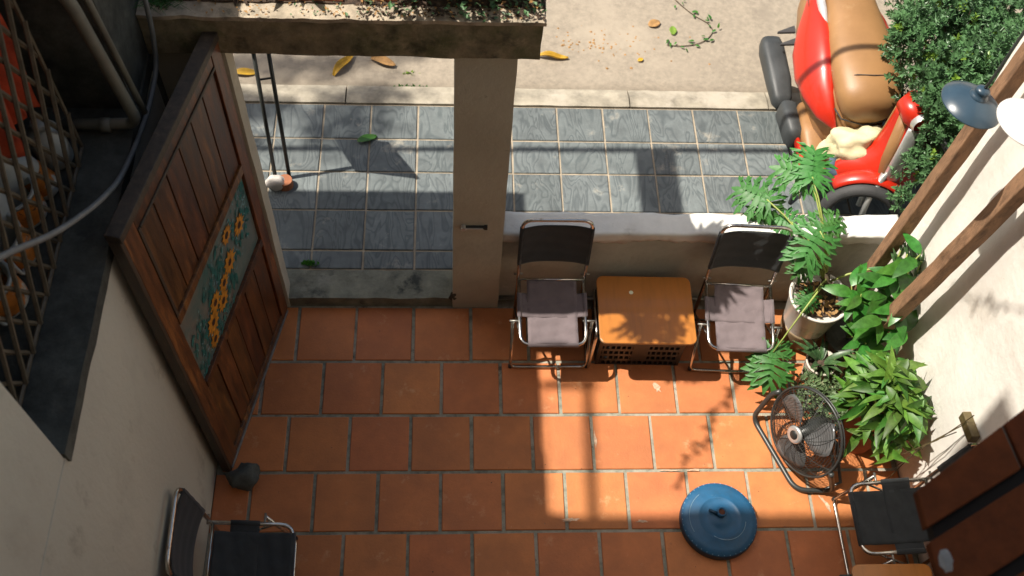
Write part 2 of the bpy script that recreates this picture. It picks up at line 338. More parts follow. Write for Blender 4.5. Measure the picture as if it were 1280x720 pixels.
X0, X1 = -1.108, 2.345
fl = MB().box((X0, -2.75, -.05), (X1, .345, -.004)); floor = structure(fl.build('floor', 'grout'))
P = .31; G = .0085
tile_cache = {}
def tile_mesh(wd, ht, th, m, key):
    k = (round(wd, 3), round(ht, 3), key)
    if k not in tile_cache:
        bm = bmesh.new(); bmesh.ops.create_cube(bm, size=1)
        for v in bm.verts: v.co = V((v.co.x*wd, v.co.y*ht, v.co.z*th))
        top = [e for e in bm.edges if all(v.co.z > 0 for v in e.verts)]
        bmesh.ops.bevel(bm, geom=top, offset=.0035, segments=1, affect='EDGES')
        me = bpy.data.meshes.new('tile'); bm.to_mesh(me); bm.free(); me.materials.append(M[m]); tile_cache[k] = me
    return tile_cache[k]
def tiles(parent, xs, ys, half, th, z, m, key, gap, xlim, jit=.0015, skip=None):
    for r in range(len(ys)-1):
        ya, yb = ys[r], ys[r+1]
        off = half[r]
        n0 = math.floor((xlim[0]-off-xs[0])/xs[1])-1; n1 = math.ceil((xlim[1]-off-xs[0])/xs[1])+1
        for i in range(n0, n1):
            a = max(xlim[0]+.002, xs[0]+off+i*xs[1]+gap); b = min(xlim[1]-.002, xs[0]+off+(i+1)*xs[1]-gap)
            if b-a < .03: continue
            if skip and skip((a+b)/2, (ya+yb)/2): continue
            o = bpy.data.objects.new('tile', tile_mesh(b-a, yb-ya-2*gap, th, m, key)); C.objects.link(o); o.parent = parent
            o.location = ((a+b)/2+random.uniform(-jit, jit), (ya+yb)/2+random.uniform(-jit, jit), z-th/2+random.uniform(-.0012, .0012))
            o.rotation_euler = (random.uniform(-.003, .003), random.uniform(-.003, .003), random.uniform(-.005, .005))
ys = [.335]+[-P*k for k in range(0, 9)]; ys.sort()
ys = [-P*k for k in range(8, -1, -1)]+[.338]
# joints at whole pitches in the second row from the door, half a pitch off in the first and third
half = [P/2 if ((7-i) % 2 == 1) else 0 for i in range(8)]+[P/2]
tiles(floor, (0, P), ys, half, .02, .004, 'tile', 'floor', G, (X0, X1))

pb = MB().box((-3.2, .527, -.3), (5.2, 1.725, .074)); pavement = structure(pb.build('pavement', 'pavejoint'))
py = [.530, .655, .930, 1.205, 1.453, 1.722]
tiles(pavement, (.692, .283), py, [0]*5, .02, .082, 'pave', 'pave', .0055, (-3.2, 5.2), .0012)
kb = MB().box((-3.2, 1.727, -.3), (5.2, 1.88, .04)); kerb = structure(kb.build('kerb', 'kerb'))
x = -3.2+.1; edges = [-3.2, -2.35, -1.475, -.6, .275, 1.15, 2.025, 2.9, 3.775, 4.65, 5.2]
for a, b in zip(edges[:-1], edges[1:]):
    m = gridbox((a+.004, 1.728, .03), (b-.004, 1.886, .090), (14, 4, 1), .0035, 9)
    for i, v in enumerate(m.v):
        if v.z > .06 and v.y > 1.80: v.z -= (v.y-1.80)*.28
    m.build('kerb_stone', 'kerb', kerb, smooth=False)

t = gridbox((-1.0, .345, -.04), (.06, .525, .080), (20, 5, 3), .006, 9, .006).build('threshold', 'threshold'); structure(t)
# water staining / debris beside the kerb
def gravel(name, label, n, fx, fy, fz, size, m, kind='stuff'):
    mb = MB()
    for i in range(n):
        x, y = fx(), fy(); s = size*random.uniform(.5, 1.5); z = fz
        a = random.uniform(0, 6.28); h = s*random.uniform(.3, .7)
        vs = [V((x+s*math.cos(a+k*1.57)*random.uniform(.6, 1.2), y+s*math.sin(a+k*1.57)*random.uniform(.6, 1.2), z)) for k in range(4)]+[V((x, y, z+h))]
        mb.add(vs, [(0, 1, 4), (1, 2, 4), (2, 3, 4), (3, 0, 4)])
    o = mb.build(name, m); tag(o, label, 'debris', kind=kind); return o
gravel('grit', 'dark grit and crumbs lying along the street side of the kerb', 420, lambda: random.uniform(-1.5, 2.6), lambda: 1.90+abs(random.gauss(0, .012)), .008, .007, 'soil')
gravel('street_crumbs', 'scattered dark crumbs and bits of bark on the pale street', 90, lambda: random.gauss(1.0, .28), lambda: random.gauss(2.33, .08), .012, .009, 'brownleaf')
gravel('floor_crumbs', 'tiny pale and dark crumbs on the terracotta courtyard floor', 60, lambda: random.uniform(-.9, 2.2), lambda: random.uniform(-1.4, .2), .004, .003, 'soil')

for (x, y, a, b_, rz) in ((.64, -.875, .05, .012, .1), (.99, -.885, .035, .010, .0), (1.16, -.622, .06, .008, 0), (1.28, -.620, .04, .007, 0), (1.93, -.80, .012, .06, .5), (.79, -.45, .008, .05, .05), (1.14, -.16, .02, .035, .3)):
    n = 14; m = MB(); pts = []
    for k in range(n):
        t = 2*math.pi*k/n; q = random.uniform(.35, 1.1); pts.append((a*q*math.cos(t), b_*q*math.sin(t)))
    m.prism(pts, 0, .0012); o = m.build('mortar_smear', 'smear', floor); o.location = (x, y, .0048); o.rotation_euler.z = rz
# ------------------------------------------------------------ walls
# left house: wall with a recessed window
WZ = 1.95
house = root('left_house', 'neighbouring pale plastered house with a barred window above the door leaf', 'house', (X0, -1, 0))
structure  # (a thing: it is a building)
def wallpart(name, m, boxes, parent, bev=.004):
    b = MB()
    for a, c in boxes: b.box(a, c)
    return b.build(name, m, parent, bevel=bev)
wl = wallpart('wall', 'plasterwall', [((X0-.5, -2.75, 0), (X0, .30, WZ-.03)), ((X0-.5, -2.75, WZ-.027), (X0, -1.32, 3.115))], house)
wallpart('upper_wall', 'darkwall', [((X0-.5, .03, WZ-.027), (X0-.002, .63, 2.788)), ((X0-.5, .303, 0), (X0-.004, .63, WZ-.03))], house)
wallpart('roof', 'farpaint', [((-3.3, -2.7, 3.12), (-1.35, .65, 3.20))], house)
s = gridbox((X0-.5, -1.318, WZ-.06), (X0+.008, .30, WZ), (4, 24, 1), .005, 8, .004).build('window_sill', 'darkwall', house)
wallpart('eave', 'farpaint', [((-3.2, .634, 2.70), (X0, 1.38, 2.79))], house)
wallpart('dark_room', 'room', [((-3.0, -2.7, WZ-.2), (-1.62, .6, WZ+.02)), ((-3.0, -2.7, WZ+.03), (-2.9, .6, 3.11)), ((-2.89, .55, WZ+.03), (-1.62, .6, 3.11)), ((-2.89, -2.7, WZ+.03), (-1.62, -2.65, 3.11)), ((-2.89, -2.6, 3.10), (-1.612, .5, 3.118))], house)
# grille in the window: frame and leaning crossed bars
gr = MB()
gx = -1.262; gy0, gy1, gz0, gz1 = -1.30, -.16, WZ+.012, 3.05
gr.tube([(gx, gy0, gz0), (gx, gy1, gz0)], .008, 6); gr.tube([(gx, gy0, gz1), (gx, gy1, gz1)], .008, 6)
gr.tube([(gx, gy0, gz0), (gx, gy0, gz1)], .008, 6); gr.tube([(gx, gy1, gz0), (gx, gy1, gz1)], .008, 6)
gro = gr.build('window_grille', 'grille', house)
def clipbar(y0, z0, dy, dz):
    pts = []
    ts = []
    for (c, d, lo, hi) in ((y0, dy, gy0, gy1), (z0, dz, gz0, gz1)):
        if abs(d) > 1e-6: ts.append(sorted(((lo-c)/d, (hi-c)/d)))
    a = max(t[0] for t in ts); b = min(t[1] for t in ts)
    return None if b-a < .05 else ((gx, y0+dy*a, z0+dz*a), (gx, y0+dy*b, z0+dz*b))
for k in range(-14, 22):
    for sgn in (1, -1):
        seg = clipbar(gy0+k*.105, gz0, .50*sgn+.0, 1.0)
        if seg:
            a, b = V(seg[0]), V(seg[1]); n = max(2, int((b-a).length/.05))
            pts = [a.lerp(b, i/n)+V((.006*sgn, math.sin(i*1.7)*.0012, 0)) for i in range(n+1)]
            m = MB(house.location); m.tube(pts, .0085, 5); m.build('bar', 'grille', gro)
for o in gro.children: o.matrix_basis = Matrix.Identity(4)

# parapet wall between courtyard and pavement
lw = gridbox((.30, .382, 0), (X1+.0, .500, .60), (60, 3, 14), .004, 6).build('low_wall', 'lowwall')
low = lw; tag(low, 'low plastered wall between courtyard and pavement behind the two front chairs', 'wall')
ct = gridbox((.30, .372, .597), (X1, .506, .665), (110, 7, 3), .009, 7, .016)
for v in ct.v:
    if v.z < .62: v.z += .034*noise.noise(V((v.x*5, 0, 3)))+.022*noise.noise(V((v.x*19, 0, 9)))
co_ = ct.build('coping', 'whitetop', low, smooth=True)
sk = MB().tube(roundpath([(.31, .372, .05), (1.1, .366, .045), (1.78, .370, .05)], .05), .011, 8).build('skirting_pipe', 'dullmetal', None, True)
tag(sk, 'thin grey pipe running along the foot of the low wall', 'pipe')

# gate pillar + beam
pl = root('gate_pillar', 'cream plastered pillar carrying the mossy beam beside the low wall', 'pillar', (.18, .42, 0))
m = gridbox((.056, .334, 0), (.302, .56, 1.945), (8, 6, 40), .0028, 5, .006); m.build('shaft', 'plaster', pl)
m = MB(); m.box((.100, .318, .778), (.215, .334, .792)); m.box((.205, .316, .774), (.222, .334, .797)); m.build('door_bolt', 'blackmetal', pl, bevel=.002); m = MB(); m.lathe([(0, 0), (.013, 0), (.013, .024), (0, .024)], (.105, .333, .786), (0, -1, 0), 10); m.tube([(.11, .316, .786), (.20, .316, .786)], .004, 8); m.build('bolt_rod', 'alloy', pl)
m = blob((.066, .336, .115), (.024, .005, .045), 3, .35, 3).build('chipped_patch', 'darkwall', pl)
jl = root('left_jamb_pillar', 'cream left gate pillar that the wooden door is hinged on', 'pillar', (-.9, .42, 0))
gridbox((-1.10, .334, 0), (-.825, .435, 1.945), (8, 6, 40), .003, 5, .006).build('shaft', 'plaster', jl)
bm_ = root('gate_beam', 'mossy stained concrete beam across the gate opening, planted on top', 'beam', (-.35, .45, 1.95))
gridbox((X0+.002, .314, 1.948), (.386, .72, 2.126), (90, 10, 10), .006, 6, .005).build('beam', 'beam', bm_)
cap = gridbox((X0+.002, .309, 2.124), (.400, .73, 2.142), (110, 16, 3), .006, 9, .006).build('cap', 'beamtop', bm_)
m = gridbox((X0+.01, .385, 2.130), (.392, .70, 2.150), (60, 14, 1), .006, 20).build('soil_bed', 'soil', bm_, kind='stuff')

# right wall
rw = root('right_wall', 'tall white plastered wall on the right with shadows of poles and lamps', 'wall', (X1, -1, 0))
m = gridbox((X1, -2.75, 0), (X1+.16, .44, 2.9), (4, 60, 50), .010, 2.6, .02); m.build('wall', 'whitewall', rw, smooth=True)

# viewer's house; unseen roof, bars, rail and plank added to throw the big shadows
hb = root('rear_house', 'rendered house wall behind the courtyard, under the picture edge', 'house', (1, -2.9, 0))
MB().box((-9.5, -3.2, 0), (5.5, -2.76, 9.3)).build('wall', 'facade', hb)
tf = root('shadow_roof', 'unseen sheet roof on thin posts, added to shade the courtyard floor', 'roof', (-3, -1, 2.8))
TZ = 6.5
def sh(x, y, z): return (x-.585*z, y+.12*z, z)   # where a thing must hang at height z for its shadow to fall at x, y
MB().box((-5.2, -2.74, TZ), (-.82, -.855+.12*TZ, TZ+.05)).build('roof_sheet', 'canopy', tf)  # added out of view to shade the near floor and ledge
m = MB()
for (x, y) in ((-5.1, -.2), (-2.9, -.2), (-5.1, -2.6), (-2.9, -2.6)): m.box((x, y, 2.8), (x+.06, y+.06, TZ-.003))
m.build('posts', 'dullmetal', tf)
k = TZ
MB().tube([sh(.775, -.10, k), sh(.752, -.90, k)], .024, 6).build('long_bar', 'dullmetal', tf)  # bars added aloft to cast the crossed floor shadow
MB().tube([sh(.53, -.14, k), sh(.82, -.135, k)], .026, 6).build('cross_bar', 'dullmetal', tf)
MB().tube([sh(.53, -.145, k), sh(.53, -.90, k)], .006, 6).build('thin_bar', 'dullmetal', tf)
cn = root('shadow_frame', 'unseen timber rail and plank added to cast shadows on the pavement', 'frame', (-.6, 1.6, 3.2))  # put in above the view to draw the T shadow on the pavement
k = 3.2
MB().box((1.206-.585*k, .80+.12*k, k-.02), (1.441-.585*k, 1.375+.12*k, k+.005)).build('plank', 'darkwood', cn)
MB().tube([(-5.5, 1.33+.12*k, k), (-.9, 1.38+.12*k, k), (3.5, 1.42+.12*k, k)], .021, 8).build('rail', 'darkwood', cn)

# ------------------------------------------------------------ wooden door leaf
H = V((-.853, .322, 0)); E = V((-1.050, -.592, 0)); L = (H-E).length
du = (H-E).normalized(); dn = V((du.y, -du.x, 0))   # dn points into the courtyard (+x)
door = root('door', 'open brown plank door leaf with a painted flower panel', 'door', E)
def dbox(name, m, s0, s1, z0, z1, t0, t1, parent=door, bev=.003, loc=None):
    b = MB(); vs = []
    for z in (z0, z1):
        for s_, t_ in ((s0, t0), (s1, t0), (s1, t1), (s0, t1)): vs.append(E+du*s_+dn*t_+V((0, 0, z)))
    b.add(vs, [(3, 2, 1, 0), (4, 5, 6, 7), (0, 1, 5, 4), (1, 2, 6, 5), (2, 3, 7, 6), (3, 0, 4, 7)])
    b.v = [v-E for v in b.v]; b.o = V((1e-9, 0, 0))
    return b.build(name, m, parent, bevel=bev)
dbox('stile', 'wood', 0, .085, .02, 2.02, -.018, .018); dbox('stile', 'wood', L-.075, L, .02, 2.02, -.018, .018)
dbox('rail', 'wood', .087, L-.077, .022, .07, -.016, .016); dbox('rail', 'wood', .087, L-.077, 1.955, 2.015, -.016, .016)
dbox('rail', 'wood', .087, L-.077, .745, .795, -.016, .020); dbox('rail', 'wood', .087, L-.077, 1.30, 1.355, -.016, .020)
dbox('edge_strip', 'darkwood', -.022, -.002, .0, 2.03, -.025, .02); dbox('foot_strip', 'dullmetal', 0, L-.01, .003, .018, -.02, .024)
dbox('top_strip', 'darkwood', -.02, L, 2.022, 2.06, -.03, .026)
dbox('bead', 'darkwood', .087, .103, 1.357, 1.953, .0, .021); dbox('bead', 'darkwood', .105, L-.077, 1.938, 1.953, .0, .021)
for (z0, z1) in ((.072, .743), (1.357, 1.936)):
    n = 6; s = .105 if z0 > 1 else .089; wd = (L-.079-s)/n
    for i in range(n):
        dbox('plank', 'wood', s+i*wd+.0035, s+(i+1)*wd-.0035, z0, z1, -.010+random.uniform(-.001, .001), .008+random.uniform(-.002, .002), bev=.002)
dbox('backing', 'darkwood', .087, L-.077, .03, 1.95, -.014, -.011)
dbox('glass_panel', 'glass', .089, L-.079, .797, 1.298, -.006, .004, bev=0)
def dpt(s_, z, t=.006): return du*s_+dn*t+V((0, 0, z))
fl_pos = [(.63, 1.17), (.74, 1.07), (.57, .985), (.44, .985), (.38, .90), (.27, .94), (.32, .835), (.51, 1.07)]
fl_pos = [(.60, 1.19), (.72, 1.10), (.56, 1.04), (.47, 1.01), (.42, .94), (.30, .955), (.27, .86), (.36, 1.02)]
flme = None
for i, (s_, z) in enumerate(fl_pos):
    mb = MB(); r = .050+.008*(i % 3)
    for k in range(11):
        a = 2*math.pi*k/11+i; c = dpt(s_, z, .0085); u = du*math.cos(a)+V((0, 0, 1))*math.sin(a); v = dn.cross(u)
        mb.add([c+u*.008, c+u*r*.6+v*r*.2, c+u*r*random.uniform(.9, 1.1), c+u*r*.6-v*r*.2], [(0, 1, 2, 3)])
    o = mb.build('painted_flower', 'petal', None); o.parent = door; 
    o.modifiers.new('s', 'SOLIDIFY').thickness = .001
    mb = MB(); c = dpt(s_, z, .0105); mb.add([c+(du*math.cos(a*.785)+V((0, 0, 1))*math.sin(a*.785))*.018 for a in range(8)], [tuple(range(8))]); o2 = mb.build('heart', 'petalc', o)
mb = MB(); mb2 = MB()
for i in range(700):
    s_ = random.uniform(.10, L-.09); z = random.uniform(.80, 1.29)
    lim = .78+.38*(s_/.8)
    if abs(z-lim-.02) > .16*random.random()+.10: continue
    tgt = mb if random.random() < .45 else mb2
    c = dpt(s_, z, .0062 if random.random() < .5 else .0072); a = random.uniform(0, 6.28) if tgt is mb else random.gauss(1.57, .5); u = du*math.cos(a)+V((0, 0, 1))*math.sin(a); v = dn.cross(u); r = random.uniform(.006, .013) if tgt is mb else random.uniform(.015, .035)
    tgt.add([c-u*r, c-v*r*.4, c+u*r, c+v*r*.4], [(0, 1, 2, 3)])
for b_, nm, mt in ((mb, 'painted_blossoms', 'bluepetal'), (mb2, 'painted_foliage', 'tealleaf')):
    o = b_.build(nm, mt, None, kind='stuff'); o.parent = door

# stone that holds the door
m = blob((0, 0, .055), (.085, .065, .065), 5, .3, 3)
for v in m.v: v.z = max(v.z, .0)
st = m.build('door_stone', 'stone', None, True); st.location = (-.955, -.665, .004); st.rotation_euler.z = .5
tag(st, 'dark grey stone lying against the bottom corner of the open door', 'stone')

# ------------------------------------------------------------ things in and near the window
pp = root('drain_pipe', 'thick grey drain pipe curving down the dark wall beside the barred window', 'pipe', (-1.09, -.1, 2.2))
m = MB().tube(roundpath([(-1.20, -.15, 2.80), (-1.12, -.115, 2.62), (-1.075, -.075, 2.02), (-1.10, -.07, 1.985), (-1.34, -.08, 1.985)], .06), .021, 12); m.build('pipe', 'pipe', pp, True)
m = MB().tube([(-1.17, -.078, 1.985), (-1.205, -.079, 1.985)], .027, 12); m.build('coupling', 'pipe', pp, True)
m = MB().tube(roundpath([(-1.18, -.07, 2.78), (-1.10, -.045, 2.6), (-1.055, -.03, 2.0)], .06), .012, 8); m.build('side_pipe', 'pipe', pp, True)
hz = MB().tube(roundpath([(-1.04, .285, 2.30), (-1.05, .275, 2.10), (-1.065, .24, 1.94), (-1.08, .056, 1.904), (-1.08, -.15, 1.955), (-1.08, -.355, 2.027), (-1.08, -.566, 2.174), (-1.08, -.831, 2.399), (-1.08, -1.085, 2.67), (-1.09, -1.4, 2.95)], .2, 8), .0095, 8).build('hose', 'hose', None, True)
tag(hz, 'thin grey hose sagging from the beam across the barred window', 'hose')
# bottles / cups on the sill behind the bars
def bottle(name, x, y, z, r, h, lab, label, lean=0):
    t = root(name, label, 'bottle', (x, y, z), 'bottles and tubs behind the window bars', world=False); t.rotation_euler = (lean, lean*.5, random.uniform(0, 6))
    MB().lathe([(0, 0), (r*.9, 0), (r, .01), (r, h*.62), (r*.9, h*.72), (r*.45, h*.85), (r*.4, h*.9)], (0, 0, 0), seg=20).build('body', 'bottle', t, True)
    MB().lathe([(0, h*1.0), (r*.42, h*1.0), (r*.44, h*.98), (r*.44, h*.86), (0, h*.86)], (0, 0, 0), seg=16).build('cap', 'bottle', t, True)
    if lab: MB().lathe([(r*1.02, h*.12), (r*1.02, h*.5)], (0, 0, 0), seg=20).build('label_band', 'label', t, True)
    return t
def jug(name, x, y, z, s, label, lean, rz):
    t = root(name, label, 'tub', (x, y, z), 'bottles and tubs behind the window bars', world=False); t.rotation_euler = (lean, 0, rz)
    MB().lathe([(0, 0), (.05*s, 0), (.065*s, .01), (.075*s, .12*s), (.08*s, .122*s), (.08*s, .13*s), (.071*s, .13*s), (.06*s, .02), (0, .02)], (0, 0, 0), seg=22).build('body', 'bottle', t, True)
    MB().lathe([(.0675*s, .02*s), (.0765*s, .115*s)], (0, 0, 0), seg=22).build('label_band', 'label', t, True)
    m = MB().tube(arc((.075*s, 0, .07*s), .035*s, -1.4, 1.4, (1, 0, 0), (0, 0, 1), 8), .006*s, 6); m.build('handle', 'bottle', t, True)
    return t
jug('tub', -1.37, -.80, WZ+.01, 1.1, 'white tub with orange label nearest the window corner', .2, -1.2)
jug('tub', -1.375, -.62, WZ+.01, 1.1, 'white tub with orange label, second along the window sill', .25, -1.0)
jug('tub', -1.38, -.46, WZ+.01, 1.05, 'brown and white tub below the hanging hose, third along the sill', .15, -1.5)
bottle('bottle', -1.345, -.34, WZ+.01, .055, .24, True, 'milky bottle with amber band just past the hose', .3)
bottle('bottle', -1.34, -.21, WZ+.01, .06, .22, False, 'plain milky bottle farthest along the window sill', -.1)
bottle('bottle', -1.44, -.56, WZ+.01, .07, .30, False, 'tall plain milky bottle behind the third tub', .1)
bottle('bottle', -1.43, -.40, WZ+.01, .065, .31, False, 'tall plain milky bottle under the orange cloth', .05)
bottle('bottle', -1.44, -.74, WZ+.01, .065, .28, True, 'tall milky bottle with orange band behind the second tub', .05)
cl = MB(); n = 26
vs = [];
for i in range(n+1):
    for j in range(11):
        u, v = i/n, j/10
        vs.append((-1.335-.035*math.sin(u*21+v)*(.3+v)-.02*u, -.46+.36*u+.03*math.sin(v*5), 2.72-.42*v-.04*math.sin(u*9)*v-.06*u))
cl.add(vs, [(i*11+j, (i+1)*11+j, (i+1)*11+j+1, i*11+j+1) for i in range(n) for j in range(10)])
o = cl.build('orange_cloth', 'orange', None, True, solid=.004); tag(o, 'crumpled orange cloth hanging behind the window bars', 'cloth')

# ------------------------------------------------------------ chairs
def make_chair(loc, rz, label, fab, seatfab, group='folding steel chairs with fabric slings'):
    t = root('folding_chair', label, 'chair', loc, group, world=False, rz=rz)
    w = .172
    back = roundpath([(-w, .165, .012), (-w, .19, .42), (-w, .235, .83), (w, .235, .83), (w, .19, .42), (w, .165, .012)], .06)
    MB().tube(back, .0095, 10).build('back_frame', 'chrome', t, True)
    MB().tube([(-w, .165, .02), (w, .165, .02)], .008, 8).build('rear_bar', 'chrome', t, True)
    lw_ = .203
    leg = roundpath([(-lw_, -.045, .335), (-lw_, -.14, .013), (lw_, -.14, .013), (lw_, -.045, .335)], .035)
    MB().tube(leg, .009, 10).build('leg', 'chrome', t, True)
    ws = .168
    seat = roundpath([(-ws, .185, .385), (-ws, -.172, .318), (ws, -.172, .318), (ws, .185, .385)], .06)
    so_ = MB().tube(seat, .0095, 10).build('seat_frame', 'chrome', t, True)
    MB().tube([(-ws, .175, .385), (ws, .175, .385)], .008, 8).build('seat_bar', 'chrome', so_, True)
    for sx in (-1, 1):
        MB().tube([(sx*(ws-.012), -.045, .338), (sx*(lw_+.016), -.045, .338)], .006, 8).build('bolt', 'dullmetal', t, True)
        MB().tube([(sx*.150, .19, .415), (sx*.195, .19, .415)], .006, 8).build('bolt', 'dullmetal', t, True)
        MB().tube([(sx*(ws+.004), -.10, .33), (sx*.176, .17, .10)], .006, 8).build('brace', 'chrome', t, True)
    # back sling
    def sheet(name, f, nu, nv, m, th=.004):
        vs = [f(i/nu, j/nv) for i in range(nu+1) for j in range(nv+1)]
        b = MB(); b.add(vs, [(i*(nv+1)+j, (i+1)*(nv+1)+j, (i+1)*(nv+1)+j+1, i*(nv+1)+j+1) for i in range(nu) for j in range(nv)])
        return b.build(name, m, t, True, solid=th)
    def fb(u, v):
        a = (u-.5)*2; z = .50+.275*v; yy = .19+(z-.42)*.11
        return (a*(w+.010), yy-.012+.030*(1-a*a)+.0010*math.sin(v*24+u*3), z+.004*math.sin(u*9))
    sheet('back_sling', fb, 16, 26, fab)
    def fs(u, v):
        y = .165-.338*u; a = (v-.5)*2; hw = .128
        sag = .022*math.sin(math.pi*min(1, u*1.0))*(1-.4*a*a)
        return (a*hw, y, (.392-.064*u)-sag+.0025*math.sin(u*31+v*5)+.002*math.sin(v*17+u*9))
    sheet('seat_sling', fs, 30, 14, seatfab)
    def ft(u, v):
        y = .10-.125*u; a = (v-.5)*2
        return (a*(ws+.012), y, .380-.024*u-.018*(1-a**4)+(0 if abs(a) < .9 else -.003))
    sheet('side_strap', ft, 8, 16, seatfab)
    # hem wraps
    MB().tube([(-.128, -.172, .318), (.128, -.172, .318)], .0125, 8).build('hem', seatfab, t, True)
    for sx in (-1, 1): MB().tube([(sx*ws, .10, .369), (sx*ws, -.025, .346)], .0125, 8).build('hem', seatfab, t, True)
    for sx in (-1, 1): MB().tube([(sx*w, .19+(z-.42)*.11, z) for z in (.50, .60, .70, .775)], .0125, 8).build('hem', fab, t, True)
    for sx in (-1, 1): MB().tube([(sx*lw_, -.14, .013), (sx*lw_, -.138, .03)], .0115, 8).build('foot_cap', 'blackplastic', t)
    return t
make_chair((.565, .102, .004), 0, 'folding chair with greyish mauve seat, left of the orange table board, by the pillar', 'fabric', 'fadedfabric')
make_chair((1.535, .075, .004), -.05, 'folding chair with greyish mauve seat between the orange table board and the white pot', 'fabric', 'fadedfabric')
make_chair((-.825, -1.165, .004), math.pi/2+.02, 'black folding chair standing against the pale left wall', 'fabric', 'fabric')
make_chair((2.11, -.99, .004), -math.pi/2+.0, 'black folding chair against the white right wall below the leafy pot plant', 'fabric', 'fabric')

# ------------------------------------------------------------ crate tables
def crate(x, y, rz, w, d, h, label, legs=False):
    t = root('crate', label, 'crate', (x, y, .004), 'black crates used as table bases', world=False, rz=rz)
    th = .010
    def wall_open(name, p0, ux, wdt):
        """panel with slots: built from rails and mullions"""
        b = MB(); ux = V(ux); uy = V((0, 0, 1)); nn = ux.cross(uy)
        def bar(a0, a1, z0, z1):
            vs = []
            for q in (0, th):
                for (a_, z_) in ((a0, z0), (a1, z0), (a1, z1), (a0, z1)): vs.append(V(p0)+ux*a_+uy*z_+nn*q)
            b.add(vs, [(0, 1, 2, 3), (7, 6, 5, 4), (4, 5, 1, 0), (5, 6, 2, 1), (6, 7, 3, 2), (7, 4, 0, 3)])
        rows = 6; cols = 16; rz_ = h/rows; cw = wdt/cols
        for r in range(rows+1): z0 = max(0, r*rz_-.012); bar(0, wdt, z0, min(h, r*rz_+.012))
        for r in range(rows):
            for c in range(cols+1):
                if c in (0, cols): bar(max(0, c*cw-.02), min(wdt, c*cw+.02), r*rz_+.012, (r+1)*rz_-.012)
                elif cols/2-2 < c < cols/2+2 and 1 <= r < 4: bar(c*cw-.014, c*cw+.014, r*rz_+.012, (r+1)*rz_-.012)
                else: bar(c*cw-.004+(r % 2)*.006, c*cw+.004+(r % 2)*.006, r*rz_+.012, (r+1)*rz_-.012)
        return b.build(name, 'blackplastic', t)
    wall_open('side', (-w/2, -d/2+th, .0), (1, 0, 0), w); wall_open('side', (w/2, d/2-th, .0), (-1, 0, 0), w)
    wall_open('side', (-w/2+th, d/2-.021, .0), (0, -1, 0), d-.042); wall_open('side', (w/2-th, -d/2+.021, .0), (0, 1, 0), d-.042)
    MB().box((-w/2+.012, -d/2+.012, .004), (w/2-.012, d/2-.012, .012)).build('bottom', 'blackplastic', t)
    return t
def board(x, y, z, rz, w, d, label):
    pts = []; r = .035
    for cx, cy, a0 in ((w/2-r, d/2-r, 0), (-w/2+r, d/2-r, 90), (-w/2+r, -d/2+r, 180), (w/2-r, -d/2+r, 270)):
        for k in range(7): a = R(a0+15*k); pts.append((cx+r*math.cos(a), cy+r*math.sin(a)))
    t = root('table_board', label, 'table board', (x, y, z), 'orange boards laid on crates', world=False, rz=rz)
    MB().prism(pts, 0, .016).build('board', 'tabletop', t, bevel=.003)
    MB().prism([(a*1.002, b*1.002) for a, b in pts], .003, .012).build('edge_band', 'edge', t)
    return t
crate(1.045, .155, -.02, .45, .35, .325, 'black slotted crate under the board between the two front chairs')
bd = board(1.052, .125, .331, -.015, .495, .40, 'orange varnished board on the crate between the two front chairs')
MB().lathe([(0, .0165), (.012, .0165), (.012, .0168), (0, .0168)], (-.07, .10, 0), seg=7).build('chip_mark', 'white', bd)
crate(2.02, -1.42, 0, .42, .34, .325, 'black slotted crate at the bottom right edge, under the second board')
board(2.045, -1.40, .331, .0, .37, .38, 'orange varnished board at the bottom right edge below the black chair')
lg = MB().tube(roundpath([(.80, .27, .30), (.795, .0, .30), (.775, -.05, .015), (.775, .26, .015)], .04), .009, 8).build('steel_leg', 'chrome', None, True)
tag(lg, 'bent steel tube leg standing at the left side of the orange board', 'tube')

# ------------------------------------------------------------ umbrella base
ub = root('umbrella_base', 'round blue plastic umbrella base lying on the terracotta floor', 'umbrella base', (1.365, -.895, .004), world=False)
MB().lathe([(0, .078), (.045, .078), (.05, .073), (.10, .070), (.103, .073), (.108, .070), (.155, .064), (.180, .057), (.187, .048)], (0, 0, 0), seg=64).build('disc', 'blue', ub, True)
MB().lathe([(.187, .048), (.190, .040), (.190, .006), (.186, 0), (0, 0)], (0, 0, 0), seg=64).build('rim', 'bluelow', ub, True)
m = MB()
for k in range(40):
    a = 2*math.pi*k/40; m.lathe([(0, .0015), (.0028, .001), (.0028, 0)], (.183*math.cos(a), .183*math.sin(a), .0545), (math.cos(a)*.3, math.sin(a)*.3, 1), 6)
m.build('rim_studs', 'scratch', ub)
MB().lathe([(.014, .076), (.024, .078), (.026, .101), (.022, .108), (.017, .108), (.016, .076)], (.005, .02, 0), seg=20).build('socket', 'blue', ub, True)
MB().lathe([(0, .096), (.0165, .096)], (.005, .02, 0), seg=16).build('hole', 'rust', ub)
MB().tube([(-.012, .012, .092), (-.055, .035, .088)], .008, 8).build('screw', 'bluelow', ub, True)
m = MB(); m.tube(arc((.02, -.005, .0715), .105, -2.2, -.15, (1, 0, 0), (0, 1, 0), 20), .0018, 4); m.build('scratch', 'scratch', ub)
m = MB(); m.tube(arc((0, 0, .0655), .150, 2.2, 3.6, (1, 0, 0), (0, 1, 0), 16), .0014, 4); m.build('scratch', 'scratch', ub)

